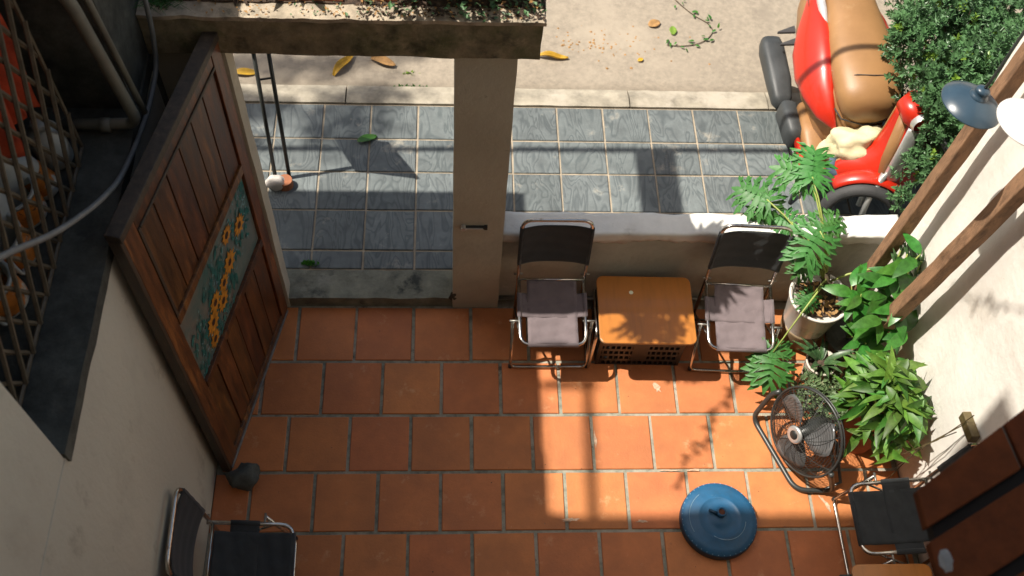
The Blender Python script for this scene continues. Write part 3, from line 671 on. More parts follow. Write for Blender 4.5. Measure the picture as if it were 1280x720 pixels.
# ------------------------------------------------------------ fan
fc = V((1.795, -.53, .275)); fn = V((-.93, -.37, .36)).normalized(); fh = V((0, 0, 1)).cross(fn).normalized(); fu = fn.cross(fh).normalized(); fr = .225
fan = root('floor_fan', 'black metal floor fan with wire cage tilted upward beside the pot plants', 'fan', (1.79, -.52, .0))
def ring(c, r, n=48): return [V(c)+(fh*math.cos(2*math.pi*k/n)+fu*math.sin(2*math.pi*k/n))*r for k in range(n)]
m = MB(); m.tube(ring(fc, fr), .0065, 8, closed=True); m.tube(ring(fc-fn*.018, fr), .004, 6, closed=True); m.build('cage_ring', 'fanmetal', fan, True)
def cage(sign, name):
    m = MB()
    def off(r): return sign*(.075*(1-(r/fr)**2.2))+ (0 if sign > 0 else -.018)
    for k in range(1, 19):
        r = fr*k/19; m.tube(ring(fc+fn*off(r), r, 40), .0012, 3, closed=True)
    for k in range(14):
        a = 2*math.pi*k/14; pts = []
        for j in range(2, 11): r = fr*j/10; pts.append(fc+fn*off(r)+(fh*math.cos(a+.05*sign*j)+fu*math.sin(a+.05*sign*j))*r)
        m.tube(pts, .0018, 4)
    return m.build(name, 'fanmetal', fan)
cage(1, 'front_cage'); cage(-1, 'back_cage')
MB().lathe([(0, .088), (.020, .087), (.023, .084)], fc, fn, 24).build('badge', 'blackplastic', fan, True)
MB().lathe([(.024, .083), (.040, .084), (.046, .078), (.046, .070), (0, .070)], fc, fn, 24).build('cage_hub', 'alloy', fan, True)
MB().lathe([(0, .045), (.032, .042), (.035, -.01), (.055, -.03), (.06, -.12), (.045, -.15), (0, -.155)], fc, fn, 24).build('motor', 'fanmetal', fan, True)
for k in range(3):
    m = MB(); a0 = 2*math.pi*k/3+.6; vs = []
    for i in range(9):
        r = .035+(.195-.035)*i/8; wdt = .35+.42*math.sin(math.pi*min(1, .15+.75*i/8))
        for j in range(5):
            a = a0+wdt*(j/4-.5)*1.6+.25*i/8; vs.append(fc+(fh*math.cos(a)+fu*math.sin(a))*r+fn*(.02-.045*(j/4-.5)))
    m.add(vs, [(i*5+j, (i+1)*5+j, (i+1)*5+j+1, i*5+j+1) for i in range(8) for j in range(4)]); m.build('blade', 'fanblade', fan, True, solid=.003)
pa = fc+fh*(fr+.012); pb_ = fc-fh*(fr+.012)
if pa.y < pb_.y: pa, pb_ = pb_, pa
base = roundpath([pa, pa+V((-.03, .01, -.05)), (1.625, -.335, .016), (1.785, -.735, .016), (1.97, -.745, .03), pb_+V((.01, .0, -.03)), pb_], .06, 8)
MB().tube(base, .0135, 12).build('stand', 'fanmetal', fan, True)
m = MB()
for q in ((1.665, -.43), (1.75, -.64), (1.87, -.745)): m.lathe([(0, 0), (.009, 0), (.009, .02), (0, .02)], (q[0], q[1], .003), seg=8)
m.build('rubber_feet', 'rubber', fan)
MB().tube([fc-fn*.13, (1.97, -.56, .2), (2.02, -.70, .03), pb_+V((.03, 0, -.22))], .009, 8).build('rear_stay', 'fanmetal', fan, True)

# ------------------------------------------------------------ leaves
def leaf_mesh(name, m, L_=1, W=.28, bend=.35, fold=.12, n=7, tip=1.0):
    vs = []; fs = []
    for i in range(n+1):
        t = i/n; w_ = W*math.sin(math.pi*min(1, (t**.75)*.98+.02))**.85*(1 if t < 1 else 0); y = t; z = -bend*t*t+.12*bend*t
        vs += [(-w_, y, z+fold*w_), (0, y, z), (w_, y, z+fold*w_)]
    for i in range(n):
        a = i*3; fs += [(a, a+1, a+4, a+3), (a+1, a+2, a+5, a+4)]
    me = bpy.data.meshes.new(name); me.from_pydata(vs, [], fs); me.materials.append(M[m]); me.polygons.foreach_set('use_smooth', [True]*len(me.polygons)); return me
def put_leaf(me, parent, p, d, s, up=(0, 0, 1), roll=0, name='leaf'):
    o = bpy.data.objects.new(name, me); C.objects.link(o); o.parent = parent
    place(o, V(p)-(parent.location if parent.get('_world') else V((0, 0, 0))), d, up, s, roll); return o
def lobed_mesh(name, m, seed=0, nl=6):
    rnd = random.Random(seed); vs = []; fs = []
    def blade(p0, p1, w_, droop, n=5):
        p0, p1 = V(p0), V(p1); d = (p1-p0); side = V((-d.y, d.x, 0)).normalized(); b = len(vs)
        for i in range(n+1):
            t = i/n; c = p0+d*t; ww = w_*(math.sin(math.pi*(.12+.86*t))**.7)*(1+.25*math.sin(t*7+seed))
            z = -droop*t*t; vs.append(c+side*ww+V((0, 0, z+.0))); vs.append(c+V((0, 0, z-.012))); vs.append(c-side*ww+V((0, 0, z)))
        for i in range(n): a = b+i*3; fs.extend([(a, a+1, a+4, a+3), (a+1, a+2, a+5, a+4)])
    blade((0, -.06, 0), (0, 1.0, -.08), .115, .15, 8)
    for s_ in (-1, 1):
        for k in range(nl):
            t = k/(nl-1); y = -.02+.62*t; a = R(128-86*t+rnd.uniform(-6, 6)); ln = (.40+.24*math.sin(math.pi*(.25+.55*t)))*rnd.uniform(.88, 1.08)
            blade((0, y, -.02*t), (s_*math.sin(a)*ln, y+math.cos(a)*ln, -.02), .066+.02*math.sin(math.pi*t), .16+rnd.uniform(0, .1))
            for (fr_, da, lf) in ((.40, -30, .42), (.55, 28, .34)):
                if k == nl-1 and da < 0: continue
                q = V((s_*math.sin(a)*ln*fr_, y+math.cos(a)*ln*fr_, -.03)); a2 = a+R(da)
                blade(q, q+V((s_*math.sin(a2)*ln*lf, math.cos(a2)*ln*lf, -.03)), .036, .06, 3)
    me = bpy.data.meshes.new(name); me.from_pydata([tuple(v) for v in vs], [], fs); me.materials.append(M[m]); me.polygons.foreach_set('use_smooth', [True]*len(me.polygons)); return me
OV = leaf_mesh('oval_leaf', 'green', W=.21, bend=.4); PL = leaf_mesh('long_leaf', 'lime', W=.145, bend=.4, fold=.35); SN = leaf_mesh('sword_leaf', 'snake', W=.11, bend=.55, fold=.5)
LB = [lobed_mesh('lobed_leaf', 'philo', k) for k in range(4)]

# philodendron
ph = root('philodendron', 'philodendron with big lobed leaves in a tall white glazed pot', 'potted plant', (1.945, .155, .0))
MB().lathe([(0, .03), (.085, .03), (.098, .05), (.120, .19), (.148, .41), (.158, .43), (.155, .438), (.145, .436), (.132, .40), (0, .40)], (1.945, .155, 0), seg=40).build('pot', 'potwhite', ph, True)
MB().lathe([(0, .004), (.088, .004), (.100, .03), (.1235, .175), (.1225, .19), (.119, .188), (.09, .03)], (1.945, .155, 0), seg=40).build('pot_foot', 'potbrown', ph, True)
gridbox((1.84, .05, .395), (2.05, .26, .412), (10, 10, 1), .01, 20).build('soil', 'soil', ph, kind='stuff')
random.seed(3)
m = MB()
for i in range(90):
    a = random.uniform(0, 6.28); r = .115*math.sqrt(random.random()); c = V((1.945+r*math.cos(a), .155+r*math.sin(a), .417+random.uniform(0, .02))); s_ = random.uniform(.010, .022); b = random.uniform(0, 6.28)
    u = V((math.cos(b), math.sin(b), random.uniform(-.4, .4)))*s_; v = V((-math.sin(b), math.cos(b), random.uniform(-.4, .4)))*s_*.5; m.add([c-u, c-v, c+u, c+v], [(0, 1, 2, 3)])
m.build('dry_litter', 'brownleaf', ph, kind='stuff')
m = MB(); m.tube([(1.95, .17, .40), (1.96, .18, .52), (1.94, .19, .60)], [.022, .018, .012], 8); 
for i in range(12):
    a = i*2.4; m.tube([(1.95+.012*math.cos(a), .175+.012*math.sin(a), .42+.013*i), (1.95+.04*math.cos(a), .175+.04*math.sin(a), .45+.013*i)], .004, 5)
m.build('trunk', 'twig', ph, True)
pc = V((1.95, .18, .52))
phl = [  # base, tip direction, size, which
    ((1.825, .545, .93), (.06, .30, .05), .215, 0, (-.1, -.5, 1)),
    ((1.815, .56, .92), (-.30, .14, -.02), .20, 1, (0, -.4, 1)),
    ((1.64, .53, .76), (-.24, .20, -.06), .21, 1, (0, -.4, 1)),
    ((1.66, .52, .74), (-.10, -.12, -.12), .15, 3, (0, -.4, 1)),
    ((1.86, .31, .80), (-.18, -.26, -.10), .23, 2, (0, -.3, 1)),
    ((1.87, .33, .80), (.20, .10, .02), .15, 3, (0, -.3, 1)),
    ((1.69, -.11, .32), (-.06, -.24, -.10), .22, 3, (0, -.2, 1)),
    ((1.70, -.10, .32), (-.24, -.02, -.06), .14, 0, (0, -.2, 1)),
    ((1.88, .12, .50), (-.14, -.12, -.03), .11, 0, (0, -.3, 1)),
    ((1.76, .42, .72), (-.2, .10, -.08), .15, 2, (0, -.3, 1)),
    ((1.86, .26, .62), (-.12, -.10, -.08), .14, 1, (0, -.3, 1)),
]
for (p, d, s_, k, up) in phl:
    put_leaf(LB[k], ph, p, d, s_, up)
    p = V(p); mid = (p+pc)/2+V((0, 0, .07)); path = [pc, pc.lerp(mid, .5)+V((0, 0, .03)), mid, mid.lerp(p, .5)+V((0, 0, .012)), p]
    MB().tube(path, [.006, .005, .0045, .004, .0035], 6).build('leaf_stalk', 'stem', ph, True)
MB().tube([(1.98, .2, .5), (2.06, .21, .56), (2.18, .22, .60), (2.29, .22, .60)], .006, 6).build('leaf_stalk', 'stem', ph, True)

# small ribbed pot with striped leaves
sp = root('striped_plant', 'small striped plant in a white ribbed pot beside the fan', 'potted plant', (1.995, -.085, .0))
prof = [(0, .004), (.058, .004)]
for i in range(9): z = .01+i*.0165; r = .060+.018*i/8; prof += [(r, z), (r+.003, z+.008), (r, z+.016)]
prof += [(.083, .160), (.083, .170), (.074, .170), (.072, .14), (0, .14)]
MB().lathe(prof, (1.995, -.085, 0), seg=32).build('pot', 'potribbed', sp, True)
MB().lathe([(0, .146), (.0725, .144)], (1.995, -.085, 0), seg=20).build('soil', 'soil', sp, kind='stuff')
random.seed(11)
for i in range(13):
    a = i*2.4+random.uniform(-.3, .3); el = random.uniform(.6, 1.9)
    put_leaf(SN, sp, (1.995+.02*math.cos(a), -.085+.02*math.sin(a), .145), (math.cos(a), math.sin(a)+.35, el*1.2), random.uniform(.10, .18), (-math.cos(a), -math.sin(a), .6))

# big leafy plant
bp_ = root('peace_lily', 'dense bright green long-leaved plant in a clay pot by the right wall', 'potted plant', (2.13, -.42, .0))
MB().lathe([(0, .004), (.09, .004), (.13, .40), (.14, .40), (.14, .425), (.125, .425), (.12, .39), (0, .39)], (2.15, -.45, 0), seg=32).build('pot', 'potterra', bp_, True)
MB().lathe([(0, .396), (.121, .394)], (2.15, -.45, 0), seg=20).build('soil', 'soil', bp_, kind='stuff')
random.seed(5)
for i in range(210):
    q = math.sqrt((i+.5)/210); a = random.uniform(0, 6.28); r0 = .28*q*random.uniform(.7, 1.1)
    hgt = .66-.26*q**2+random.uniform(-.07, .07)
    p = V((2.150+r0*math.cos(a)*.74, -.45+r0*math.sin(a)*.98, hgt)); b_ = a+random.gauss(0, .8)
    d = V((math.cos(b_), math.sin(b_), random.uniform(-.45, 1.3)*(1.15-q)))
    ln = random.uniform(.09, .19); p -= d.normalized()*ln*.5
    if p.x+d.normalized().x*ln > 2.335: p.x = 2.335-d.normalized().x*ln if d.x > 0 else min(p.x, 2.335)
    put_leaf(PL, bp_, p, d, ln, (random.uniform(-.5, .3), random.uniform(-.6, .1), 1), random.uniform(-.8, .8))
m = MB()
for i in range(26):
    a = i*2.4; m.tube([(2.15+.03*math.cos(a), -.45+.03*math.sin(a), .39), (2.15+.08*math.cos(a), -.45+.08*math.sin(a), .52)], .003, 4)
m.build('stalks', 'stem', bp_)

# broad glossy plant between the poles
gl = root('glossy_plant', 'broad glossy leaved plant growing between the two leaning poles', 'potted plant', (2.16, .07, .0))
MB().lathe([(0, .004), (.08, .004), (.11, .17), (.118, .17), (.118, .19), (.105, .19), (0, .165)], (2.16, .06, 0), seg=28).build('pot', 'stone', gl, True)
random.seed(21)
stems = [((2.05, .02, .68), 9), ((2.18, .05, .82), 10), ((2.14, -.10, .64), 10), ((2.25, -.06, .74), 9), ((2.27, .10, .92), 9), ((2.02, .08, .66), 7), ((2.10, -.16, .50), 8), ((2.26, -.16, .62), 8)]
for (tip, n) in stems:
    b = V((2.16, .06, .17)); tip = V(tip); mid = b.lerp(tip, .55)+V((0, 0, .05))
    MB().tube([b, b.lerp(mid, .5), mid, tip], [.006, .005, .004, .003], 6).build('stem', 'stem', gl, True)
    for i in range(n):
        t = .45+.55*i/(n-1); p = b.lerp(mid, t*2) if t < .5 else mid.lerp(tip, (t-.5)*2); a = i*2.4+tip.x*9
        d = V((math.cos(a), math.sin(a)*.9-.25, random.uniform(-.1, .5)))
        if p.x+d.x*.1 > 2.32: d.x = -abs(d.x)
        put_leaf(OV, gl, p, d, random.uniform(.11, .19), (0, -.3, 1), random.uniform(-.4, .4))
for k in range(4):
    b = V((2.24+.03*k, .16-.02*k, .68)); 
    MB().tube([b+V((0, 0, -.1)), b, b+V((-.005, .03, .13))], .004, 5).build('stem', 'stem', gl, True)
    for i in range(7):
        a = i*1.3+k; put_leaf(SN, gl, b+V((0, .018*i/3, .02*i)), (math.cos(a)*.5, .3+math.sin(a)*.4, .8), .075, (0, -1, .4))

# small succulent mat in a shallow pot, with white flower beside
sm = root('succulent_bowl', 'shallow bowl of small pale green succulents behind the fan', 'potted plant', (1.99, -.27, 0))
MB().lathe([(0, .004), (.08, .004), (.105, .09), (.10, .09), (0, .085)], (1.99, -.26, 0), seg=28).build('bowl', 'potterra', sm, True)
random.seed(8); m = MB(); PLV = [v.co.copy() for v in OV.vertices]; PLF = [tuple(p.vertices) for p in OV.polygons]
def scatter_leaf(m, p, d, s_, up=V((0, 0, 1))):
    d = V(d).normalized(); x = d.cross(up); x = x.normalized() if x.length > 1e-4 else d.orthogonal().normalized(); z = x.cross(d)
    w_ = .26*s_; e = V(p)+d*s_; md = V(p)+d*s_*.5
    m.add([V(p), md+x*w_+z*.1*s_, e-z*.15*s_, md-x*w_+z*.1*s_], [(0, 1, 2, 3)])
for i in range(620):
    a = random.uniform(0, 6.28); r = .15*math.sqrt(random.random()); p = V((1.985+r*math.cos(a), -.27+1.15*r*math.sin(a), .11+.10*random.random()*(1-r/.2)))
    scatter_leaf(m, p, (random.uniform(-1, 1), random.uniform(-1, 1), random.uniform(.1, 1)), random.uniform(.022, .042))
m.build('foliage', 'succulent', sm, kind='stuff')
# pale stones and rubble around the pole feet
random.seed(4)
for i, (x, y, z, r) in enumerate([(2.14, .26, .06, .10), (2.26, .30, .07, .09), (2.02, .33, .04, .06), (2.27, -.05, .05, .08), (2.10, -.07, .04, .06), (2.2, .15, .03, .07)]):
    m = blob((0, 0, 0), (r, r*.8, r*.7), i+2, .3, 2); o = m.build('rubble_stone', 'rubble', None, False); o.location = (x, y, z+.01)
    tag(o, ['largest pale rubble stone behind the tall white pot', 'pale rubble stone in the corner of the low wall and right wall', 'small pale stone against the low wall behind the white pot',
            'pale stone at the foot of the nearer pole', 'small pale stone between the ribbed pot and the glossy plant', 'flat pale stone under the glossy plant'][i], 'stone', 'rubble stones in the plant corner')
fw = root('white_flower', 'single drooping white flower hanging by the right wall above the leafy plant', 'flower', (2.27, -.14, .45))
MB().tube([(2.26, -.10, .30), (2.27, -.13, .42), (2.27, -.15, .46)], .003, 5).build('stalk', 'stem', fw)
MB().lathe([(0, .05), (.010, .045), (.022, .03), (.030, 0), (.028, -.012), (.012, -.005), (0, 0)], (2.27, -.15, .46), (-.3, -.4, .8), 10).build('petals', 'white', fw, True)

# ------------------------------------------------------------ leaning poles
def pole(a, b, r, label):
    a, b = V(a), V(b); t = root('wooden_pole', label, 'pole', a, 'wooden poles leaning on the right wall')
    n = 40; pts = [a.lerp(b, i/n)+V((.0022*noise.noise(V((i*.5, r*90, 1))), .003*noise.noise(V((i*.3, r*70, 5))), 0)) for i in range(n+1)]
    o = MB().tube(pts, [r*(1+.05*noise.noise(V((i*.6, r*99, 3)))) for i in range(n+1)], 4).build('shaft', 'pole', t, bevel=.006)
pole((2.20, .265, .02), (2.265, .215, 2.85), .047, 'rough brown pole farther from the camera, foot behind the white pot')
pole((2.19, -.015, .02), (2.265, -.29, 2.85), .050, 'rough brown pole nearer the camera, foot in the glossy plant')

# ------------------------------------------------------------ lamps
def lamp(c, r, m, label, tilt, arm):
    c = V(c); t = root('lamp_shade', label, 'lamp', c, 'enamel lamp shades over the right wall'); ax = V(tilt).normalized()
    MB().lathe([(r, -.022), (r*.985, -.018), (r*.72, .004), (r*.40, .020), (r*.27, .026), (r*.25, .027)], c, ax, 40).build('shade', m, t, True, solid=.0025)
    MB().lathe([(r*.30, .024), (r*.30, .032), (r*.25, .036), (r*.22, .050), (r*.25, .054), (r*.20, .062), (r*.10, .068), (0, .068)], c, ax, 20).build('neck', m, t, True)
    MB().tube(roundpath([c+ax*.06, c+ax*.10, V(arm)+V((-.25, 0, .0)), V(arm)], .08), .006, 6).build('arm', 'blackmetal', t, True)
    MB().lathe([(0, -.03), (.02, -.025), (.03, 0), (.022, .03), (.015, .045)], c, ax, 14).build('bulb', 'lampwhite', t, True)
lamp((1.965, -.014, 2.113), .118, 'lampblue', 'dark blue enamel lamp shade in front of the farther pole', (.16, .02, 1), (2.34, .12, 2.62))
lamp((1.975, -.31, 2.352), .112, 'lampwhite', 'white enamel lamp shade cut by the right edge of the picture', (.14, .0, 1), (2.34, -.35, 2.85))

# stick-and-bracket things by the right wall
br = root('wall_bracket', 'weathered brown bracket with thin wires on the right wall above the black chair', 'bracket', (2.31, -.72, .84))
MB().box((2.295, -.82, .815), (2.335, -.69, .865), Matrix.Rotation(-.15, 3, 'X'), (2.31, -.75, .84)).build('block', 'brass', br, bevel=.004)
for k in range(3): MB().tube([(2.30, -.74, .93-.09*k), (2.25, -.74+.02*k, .66-.08*k), (2.20, -.70-.02*k, .40-.12*k)], .0025, 5).build('wire', 'brass', br)

# ------------------------------------------------------------ near tiled ledge of the viewer's house
ld = root('tiled_ledge', 'dark red-brown tiled ledge of the near house, out of focus at bottom right', 'ledge', (1.3, -1.8, 2.6))
core = [(1.175, -1.70), (1.62, -1.42), (2.25, -1.05), (2.25, -2.75), (1.29, -2.75), (1.185, -1.93)]
MB().prism(core, 2.545, 2.575).build('slab', 'ledgedark', ld)
def row(p0, p1, q0, q1, cuts, z):
    p0, p1, q0, q1 = map(V, (p0, p1, q0, q1)); cs = [0]+cuts+[1]
    for a, b in zip(cs[:-1], cs[1:]):
        g_ = .012/((p1-p0).length); a2 = a+(g_ if a > 0 else 0); b2 = b
        poly = [tuple(p0.lerp(p1, a2)), tuple(q0.lerp(q1, a2)), tuple(q0.lerp(q1, b2)), tuple(p0.lerp(p1, b2))]
        MB().prism(poly, z-.03, z).build('tile', 'ledge', ld, bevel=.004)
row((1.150, -1.690), (2.0, -1.14), (1.152, -1.782), (2.05, -1.30), [.30, .62], 2.605)
row((1.150, -1.815), (2.05, -1.335), (1.154, -1.955), (2.1, -1.46), [.36, .72], 2.605)
row((1.160, -1.985), (2.1, -1.50), (1.19, -2.12), (2.1, -1.66), [.25, .6], 2.605)
MB().box((1.33, -1.61, 2.578), (2.2, -1.60, 2.579)).build('mortar', 'ledgegrout', ld)
m = MB().prism([(1.398, -1.532), (1.410, -1.524), (1.424, -1.633), (1.412, -1.640)], 2.58, 2.600); m.build('mortar', 'ledgegrout', ld)
blob((1.177, -1.86, 2.606), (.016, .030, .004), 4, .4, 2).build('cement_splash', 'hose', ld)

# ------------------------------------------------------------ street sign on two posts
sg = root('street_sign', 'small notice board on two thin black posts with a cement foot outside the gate', 'sign', (-.93, 1.15, .08))
for (a, b) in (((-.965, 1.138, .085), (-.985, 1.35, .96)), ((-.889, 1.157, .085), (-.911, 1.37, .97))):
    MB().tube([a, b], .0115, 8).build('post', 'blackmetal', sg, True)
MB().tube([(-.979, 1.30, .74), (-.905, 1.316, .74)], .006, 6).build('cross_bar', 'blackmetal', sg)
a, b, c, d = V((-1.035, 1.315, .97)), V((-.711, 1.272, 1.07)), V((-.907, 1.548, 1.08)), V((-1.22, 1.587, 1.03))
MB().add([a, b, c, d], [(0, 1, 2, 3)]).build('board', 'sign', sg, solid=.008)
blob((-.955, 1.09, .115), (.058, .045, .05), 3, .18, 3).build('foot', 'weight', sg, True)
MB().lathe([(0, 0), (.045, 0), (.042, .05), (0, .052)], (-.905, 1.10, .082), seg=14).build('foot', 'potterra', sg)

# ------------------------------------------------------------ fallen leaves
def fallen(name, x, y, z, s_, rz, m, label, curl=.5, wd=.3):
    n = 8; vs = []
    for i in range(n+1):
        t = i/n; w_ = wd*math.sin(math.pi*(.06+.9*t))**.7
        for j in range(5):
            a = (j/4-.5)*2; vs.append(((t-.5)*s_, a*w_*s_*(1-.3*curl*abs(a)), s_*(curl*.22*a*a*w_*3+.05*math.sin(t*6)*curl)+.004))
    b = MB(); b.add(vs, [(i*5+j, (i+1)*5+j, (i+1)*5+j+1, i*5+j+1) for i in range(n) for j in range(4)])
    o = b.build(name, m, None, True, solid=.0015); o.location = (x, y, z); o.rotation_euler = (random.uniform(-.1, .1), random.uniform(-.1, .1), rz)
    tag(o, label, 'leaf', 'fallen leaves on the street'); return o
fallen('fallen_leaf', -.637, 2.10, .02, .21, 1.0, 'yellow', 'long curled yellow leaf on the shaded street left of the pillar', 1.0, .20)
fallen('fallen_leaf', -.39, 2.13, .02, .17, -.4, 'brownleaf', 'torn orange-brown leaf under the beam just left of the pillar', .8, .26)
fallen('fallen_leaf', .70, 2.20, .02, .20, -.05, 'yellow', 'rolled yellow leaf on the sunny street just right of the pillar', 1.2, .16)
fallen('fallen_leaf', -1.24, 2.02, .02, .15, .1, 'yellow', 'orange-yellow leaf at the kerb beyond the sign posts', .6, .22)
fallen('fallen_leaf', 1.393, 2.52, .02, .085, .4, 'brownleaf', 'round pale brown leaf on the open street', .3, .42)
fallen('fallen_leaf', 1.512, 2.46, .02, .075, 1.5, 'bushyoung', 'small light green leaf on the street beside the vine', .3, .36)
fallen('fallen_leaf', 1.27, 2.19, .02, .04, .5, 'yellow', 'tiny yellow leaf on the open street', .3, .42)
fallen('fallen_leaf', -.455, 1.445, .088, .125, .45, 'green', 'single green leaf lying on the pavement in the sign shadow', .4, .26)
vn = root('vine_sprig', 'thin leafy vine sprig lying on the sunny street', 'vine', (1.6, 2.6, 0))
vp = [(1.50, 2.86, .03), (1.58, 2.72, .02), (1.68, 2.60, .02), (1.76, 2.54, .02), (1.79, 2.47, .02), (1.74, 2.39, .02), (1.66, 2.34, .02), (1.55, 2.32, .02), (1.46, 2.33, .02)]
MB().tube(roundpath(vp, .1, 3), .003, 5).build('stem', 'twig', vn)
random.seed(2)
for i, q in enumerate(vp):
    for k in range(3): put_leaf(OV, vn, V(q)+V((random.uniform(-.03, .03), random.uniform(-.03, .03), .01)), (random.uniform(-1, 1), random.uniform(-1, 1), .1), random.uniform(.02, .045))
def tuft(x, y, z, n, s_, m, label, spread=.05):
    b = MB()
    for i in range(n):
        c = V((x+random.gauss(0, spread), y+random.gauss(0, spread*.25), z)); scatter_leaf(b, c, (random.uniform(-1, 1), random.uniform(-1, 1), 1.0), s_*random.uniform(.5, 1.2))
    o = b.build('weed_tuft', m); tag(o, label, 'weeds', kind='stuff')
tuft(-.2, 1.915, .0, 90, .03, 'green', 'tuft of small green weeds growing along the kerb')
tuft(-.73, .56, .08, 60, .028, 'green', 'tuft of small green weeds beside the threshold', .02)
tuft(-.22, 2.05, .0, 22, .03, 'bushyoung', 'sparse light green weeds on the street near the kerb', .03)

# ------------------------------------------------------------ things on the beam
random.seed(31)
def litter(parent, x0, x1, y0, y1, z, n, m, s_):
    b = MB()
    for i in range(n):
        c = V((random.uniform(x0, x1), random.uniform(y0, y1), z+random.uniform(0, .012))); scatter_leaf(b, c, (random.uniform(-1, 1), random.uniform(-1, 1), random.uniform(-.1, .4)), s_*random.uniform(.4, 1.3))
    o = b.build('litter_and_shade', m, parent, kind='stuff')
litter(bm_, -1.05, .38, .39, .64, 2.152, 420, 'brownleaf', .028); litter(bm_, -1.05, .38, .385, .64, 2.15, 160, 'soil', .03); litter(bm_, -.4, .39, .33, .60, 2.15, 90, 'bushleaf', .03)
litter(bm_, -.30, .39, .316, .40, 2.147, 260, 'soil', .022); litter(bm_, -.9, .39, .312, .40, 2.147, 130, 'brownleaf', .016); litter(bm_, .02, .39, .314, .42, 2.15, 90, 'bushleaf', .022); litter(bm_, -.55, -.1, .32, .40, 2.147, 70, 'bushleaf', .012)  # dark soil crumbs towards the right stand in for leaf shade
for k, (x0, x1, y) in enumerate([(-.60, -.36, .392), (-.30, -.16, .398), (-.70, -.63, .40)]):
    m = gridbox((x0, y, 2.142), (x1, y+.03, 2.160), (10, 3, 1), .004, 20); o = m.build('brick_piece', 'brickred', None)
    tag(o, ['longest broken red brick sliver along the top of the beam', 'middle broken red brick sliver on top of the beam', 'small broken red brick piece at the sunlit left end of the beam'][k], 'brick', 'broken brick on the beam')
def planter(x, y, r, h, label, cat_m='lampwhite', leaves=26, tall=.22):
    t = root('planter_pot', label, 'potted plant', (x, y, 2.152), 'pots standing on the beam', world=False)
    MB().lathe([(0, 0), (r*.8, 0), (r, h), (r*1.05, h), (r*1.05, h+.01), (r*.92, h+.01), (0, h-.01)], (0, 0, 0), seg=26).build('pot', cat_m, t, True)
    b = random.Random(x)
    for i in range(leaves):
        a = i*2.4; put_leaf(PL, t, (r*.4*math.cos(a), r*.4*math.sin(a), h), (math.cos(a), math.sin(a), b.uniform(.5, 2)), tall*b.uniform(.5, 1), (-math.cos(a), -math.sin(a), 1))
planter(-.10, .50, .085, .11, 'pale round pot on the beam left of the pillar')
planter(.20, .48, .065, .08, 'glass-grey small pot on the beam above the pillar', 'potribbed', 14, .15)
planter(.335, .50, .06, .09, 'small clay pot added for leaf shade at the right-hand end of the beam', 'potterra', 20, .20)  # extra pot put in to shade the beam top
planter(.05, .55, .07, .12, 'leafy clay pot on the beam between the two pale pots', 'potterra', 24, .26)
planter(-.62, .56, .08, .10, 'clay pot of leaves on the beam near its sunlit left end', 'potterra', 20, .2)
gt = MB()
for i in range(60):
    a = random.uniform(0, 6.28); c = V((-1.03+random.gauss(0, .02), .37+random.gauss(0, .015), 2.14)); gt.tube([c, c+V((math.cos(a)*.04, math.sin(a)*.03, .035)), c+V((math.cos(a)*.09, math.sin(a)*.06, .02))], [.0016, .0014, .0005], 3)
o = gt.build('grass_tuft', 'philo'); tag(o, 'grey-green grass tuft hanging at the shaded left end of the beam', 'grass', kind='stuff')

# ------------------------------------------------------------ bush outside
bu = root('bush', 'dense dark green small-leaved bush on the pavement beside the parked scooter', 'bush', (2.95, 1.3, .05))
random.seed(77); fo = MB(); yo = MB()
clumps = []
lobes = [((2.86, 1.30, 1.00), (.50, .62, .42)), ((2.62, .82, .92), (.24, .26, .40)), ((3.1, .95, 1.0), (.5, .5, .5)), ((2.50, .68, .72), (.15, .14, .22)), ((3.0, 2.0, 1.0), (.55, .5, .4)), ((2.50, 1.28, 1.12), (.20, .22, .16)), ((2.66, 1.05, 1.15), (.22, .26, .22)), ((2.40, 1.34, 1.17), (.10, .10, .08)), ((2.9, 1.75, 1.1), (.4, .4, .3)), ((2.74, .80, 1.35), (.22, .25, .32)), ((2.62, .62, 1.0), (.10, .10, .25)), ((2.60, .80, 1.14), (.12, .14, .12)), ((2.52, .90, 1.10), (.09, .14, .10)), ((2.50, .80, 1.06), (.06, .08, .10)), ((2.46, .89, 1.10), (.06, .08, .06)), ((2.50, 1.02, 1.12), (.07, .07, .06))]
for (c, r) in lobes:
    nn = int(330*(r[0]*r[1]*r[2]/(.3*.32*.45))**.75*1.5)+28
    for i in range(nn):
        while True:
            q = V((random.uniform(-1, 1), random.uniform(-1, 1), random.uniform(-1, 1)))
            if .35 < q.length < 1: break
        p = V((c[0]+q.x*r[0], c[1]+q.y*r[1], c[2]+q.z*r[2]))
        if noise.noise(p*4.2) < -.20: continue
        if p.x < X1+.20 and p.y < .55: continue
        clumps.append((p, q))
for p, q in clumps:
    tgt = yo if random.random() < .05 and q.z > -.1 else fo
    ax = (q+V((random.uniform(-.5, .5), random.uniform(-.5, .5), .7))).normalized()
    for k in range(12):
        a = k*2.4; t_ = k/12; u = ax.orthogonal().normalized(); v = ax.cross(u)
        d = (u*math.cos(a)+v*math.sin(a))*(1.1-.6*t_)+ax*(.3+t_)
        scatter_leaf(tgt, p+ax*(.05*t_-.02), d, random.uniform(.022, .038), ax)
fo.build('foliage', 'bushleaf', bu, kind='stuff'); yo.build('young_foliage', 'bushyoung', bu, kind='stuff')
tw = MB()
for i in range(70):
    p, q = random.choice(clumps); b = V((2.95+random.uniform(-.1, .1), 1.3+random.uniform(-.1, .1), .1)); mid = b.lerp(p, .5)+V((0, 0, .15)); tw.tube([b, b.lerp(mid, .5), mid, mid.lerp(p, .5), p], [.012, .010, .007, .005, .002], 4)
tw.build('branches', 'twig', bu)

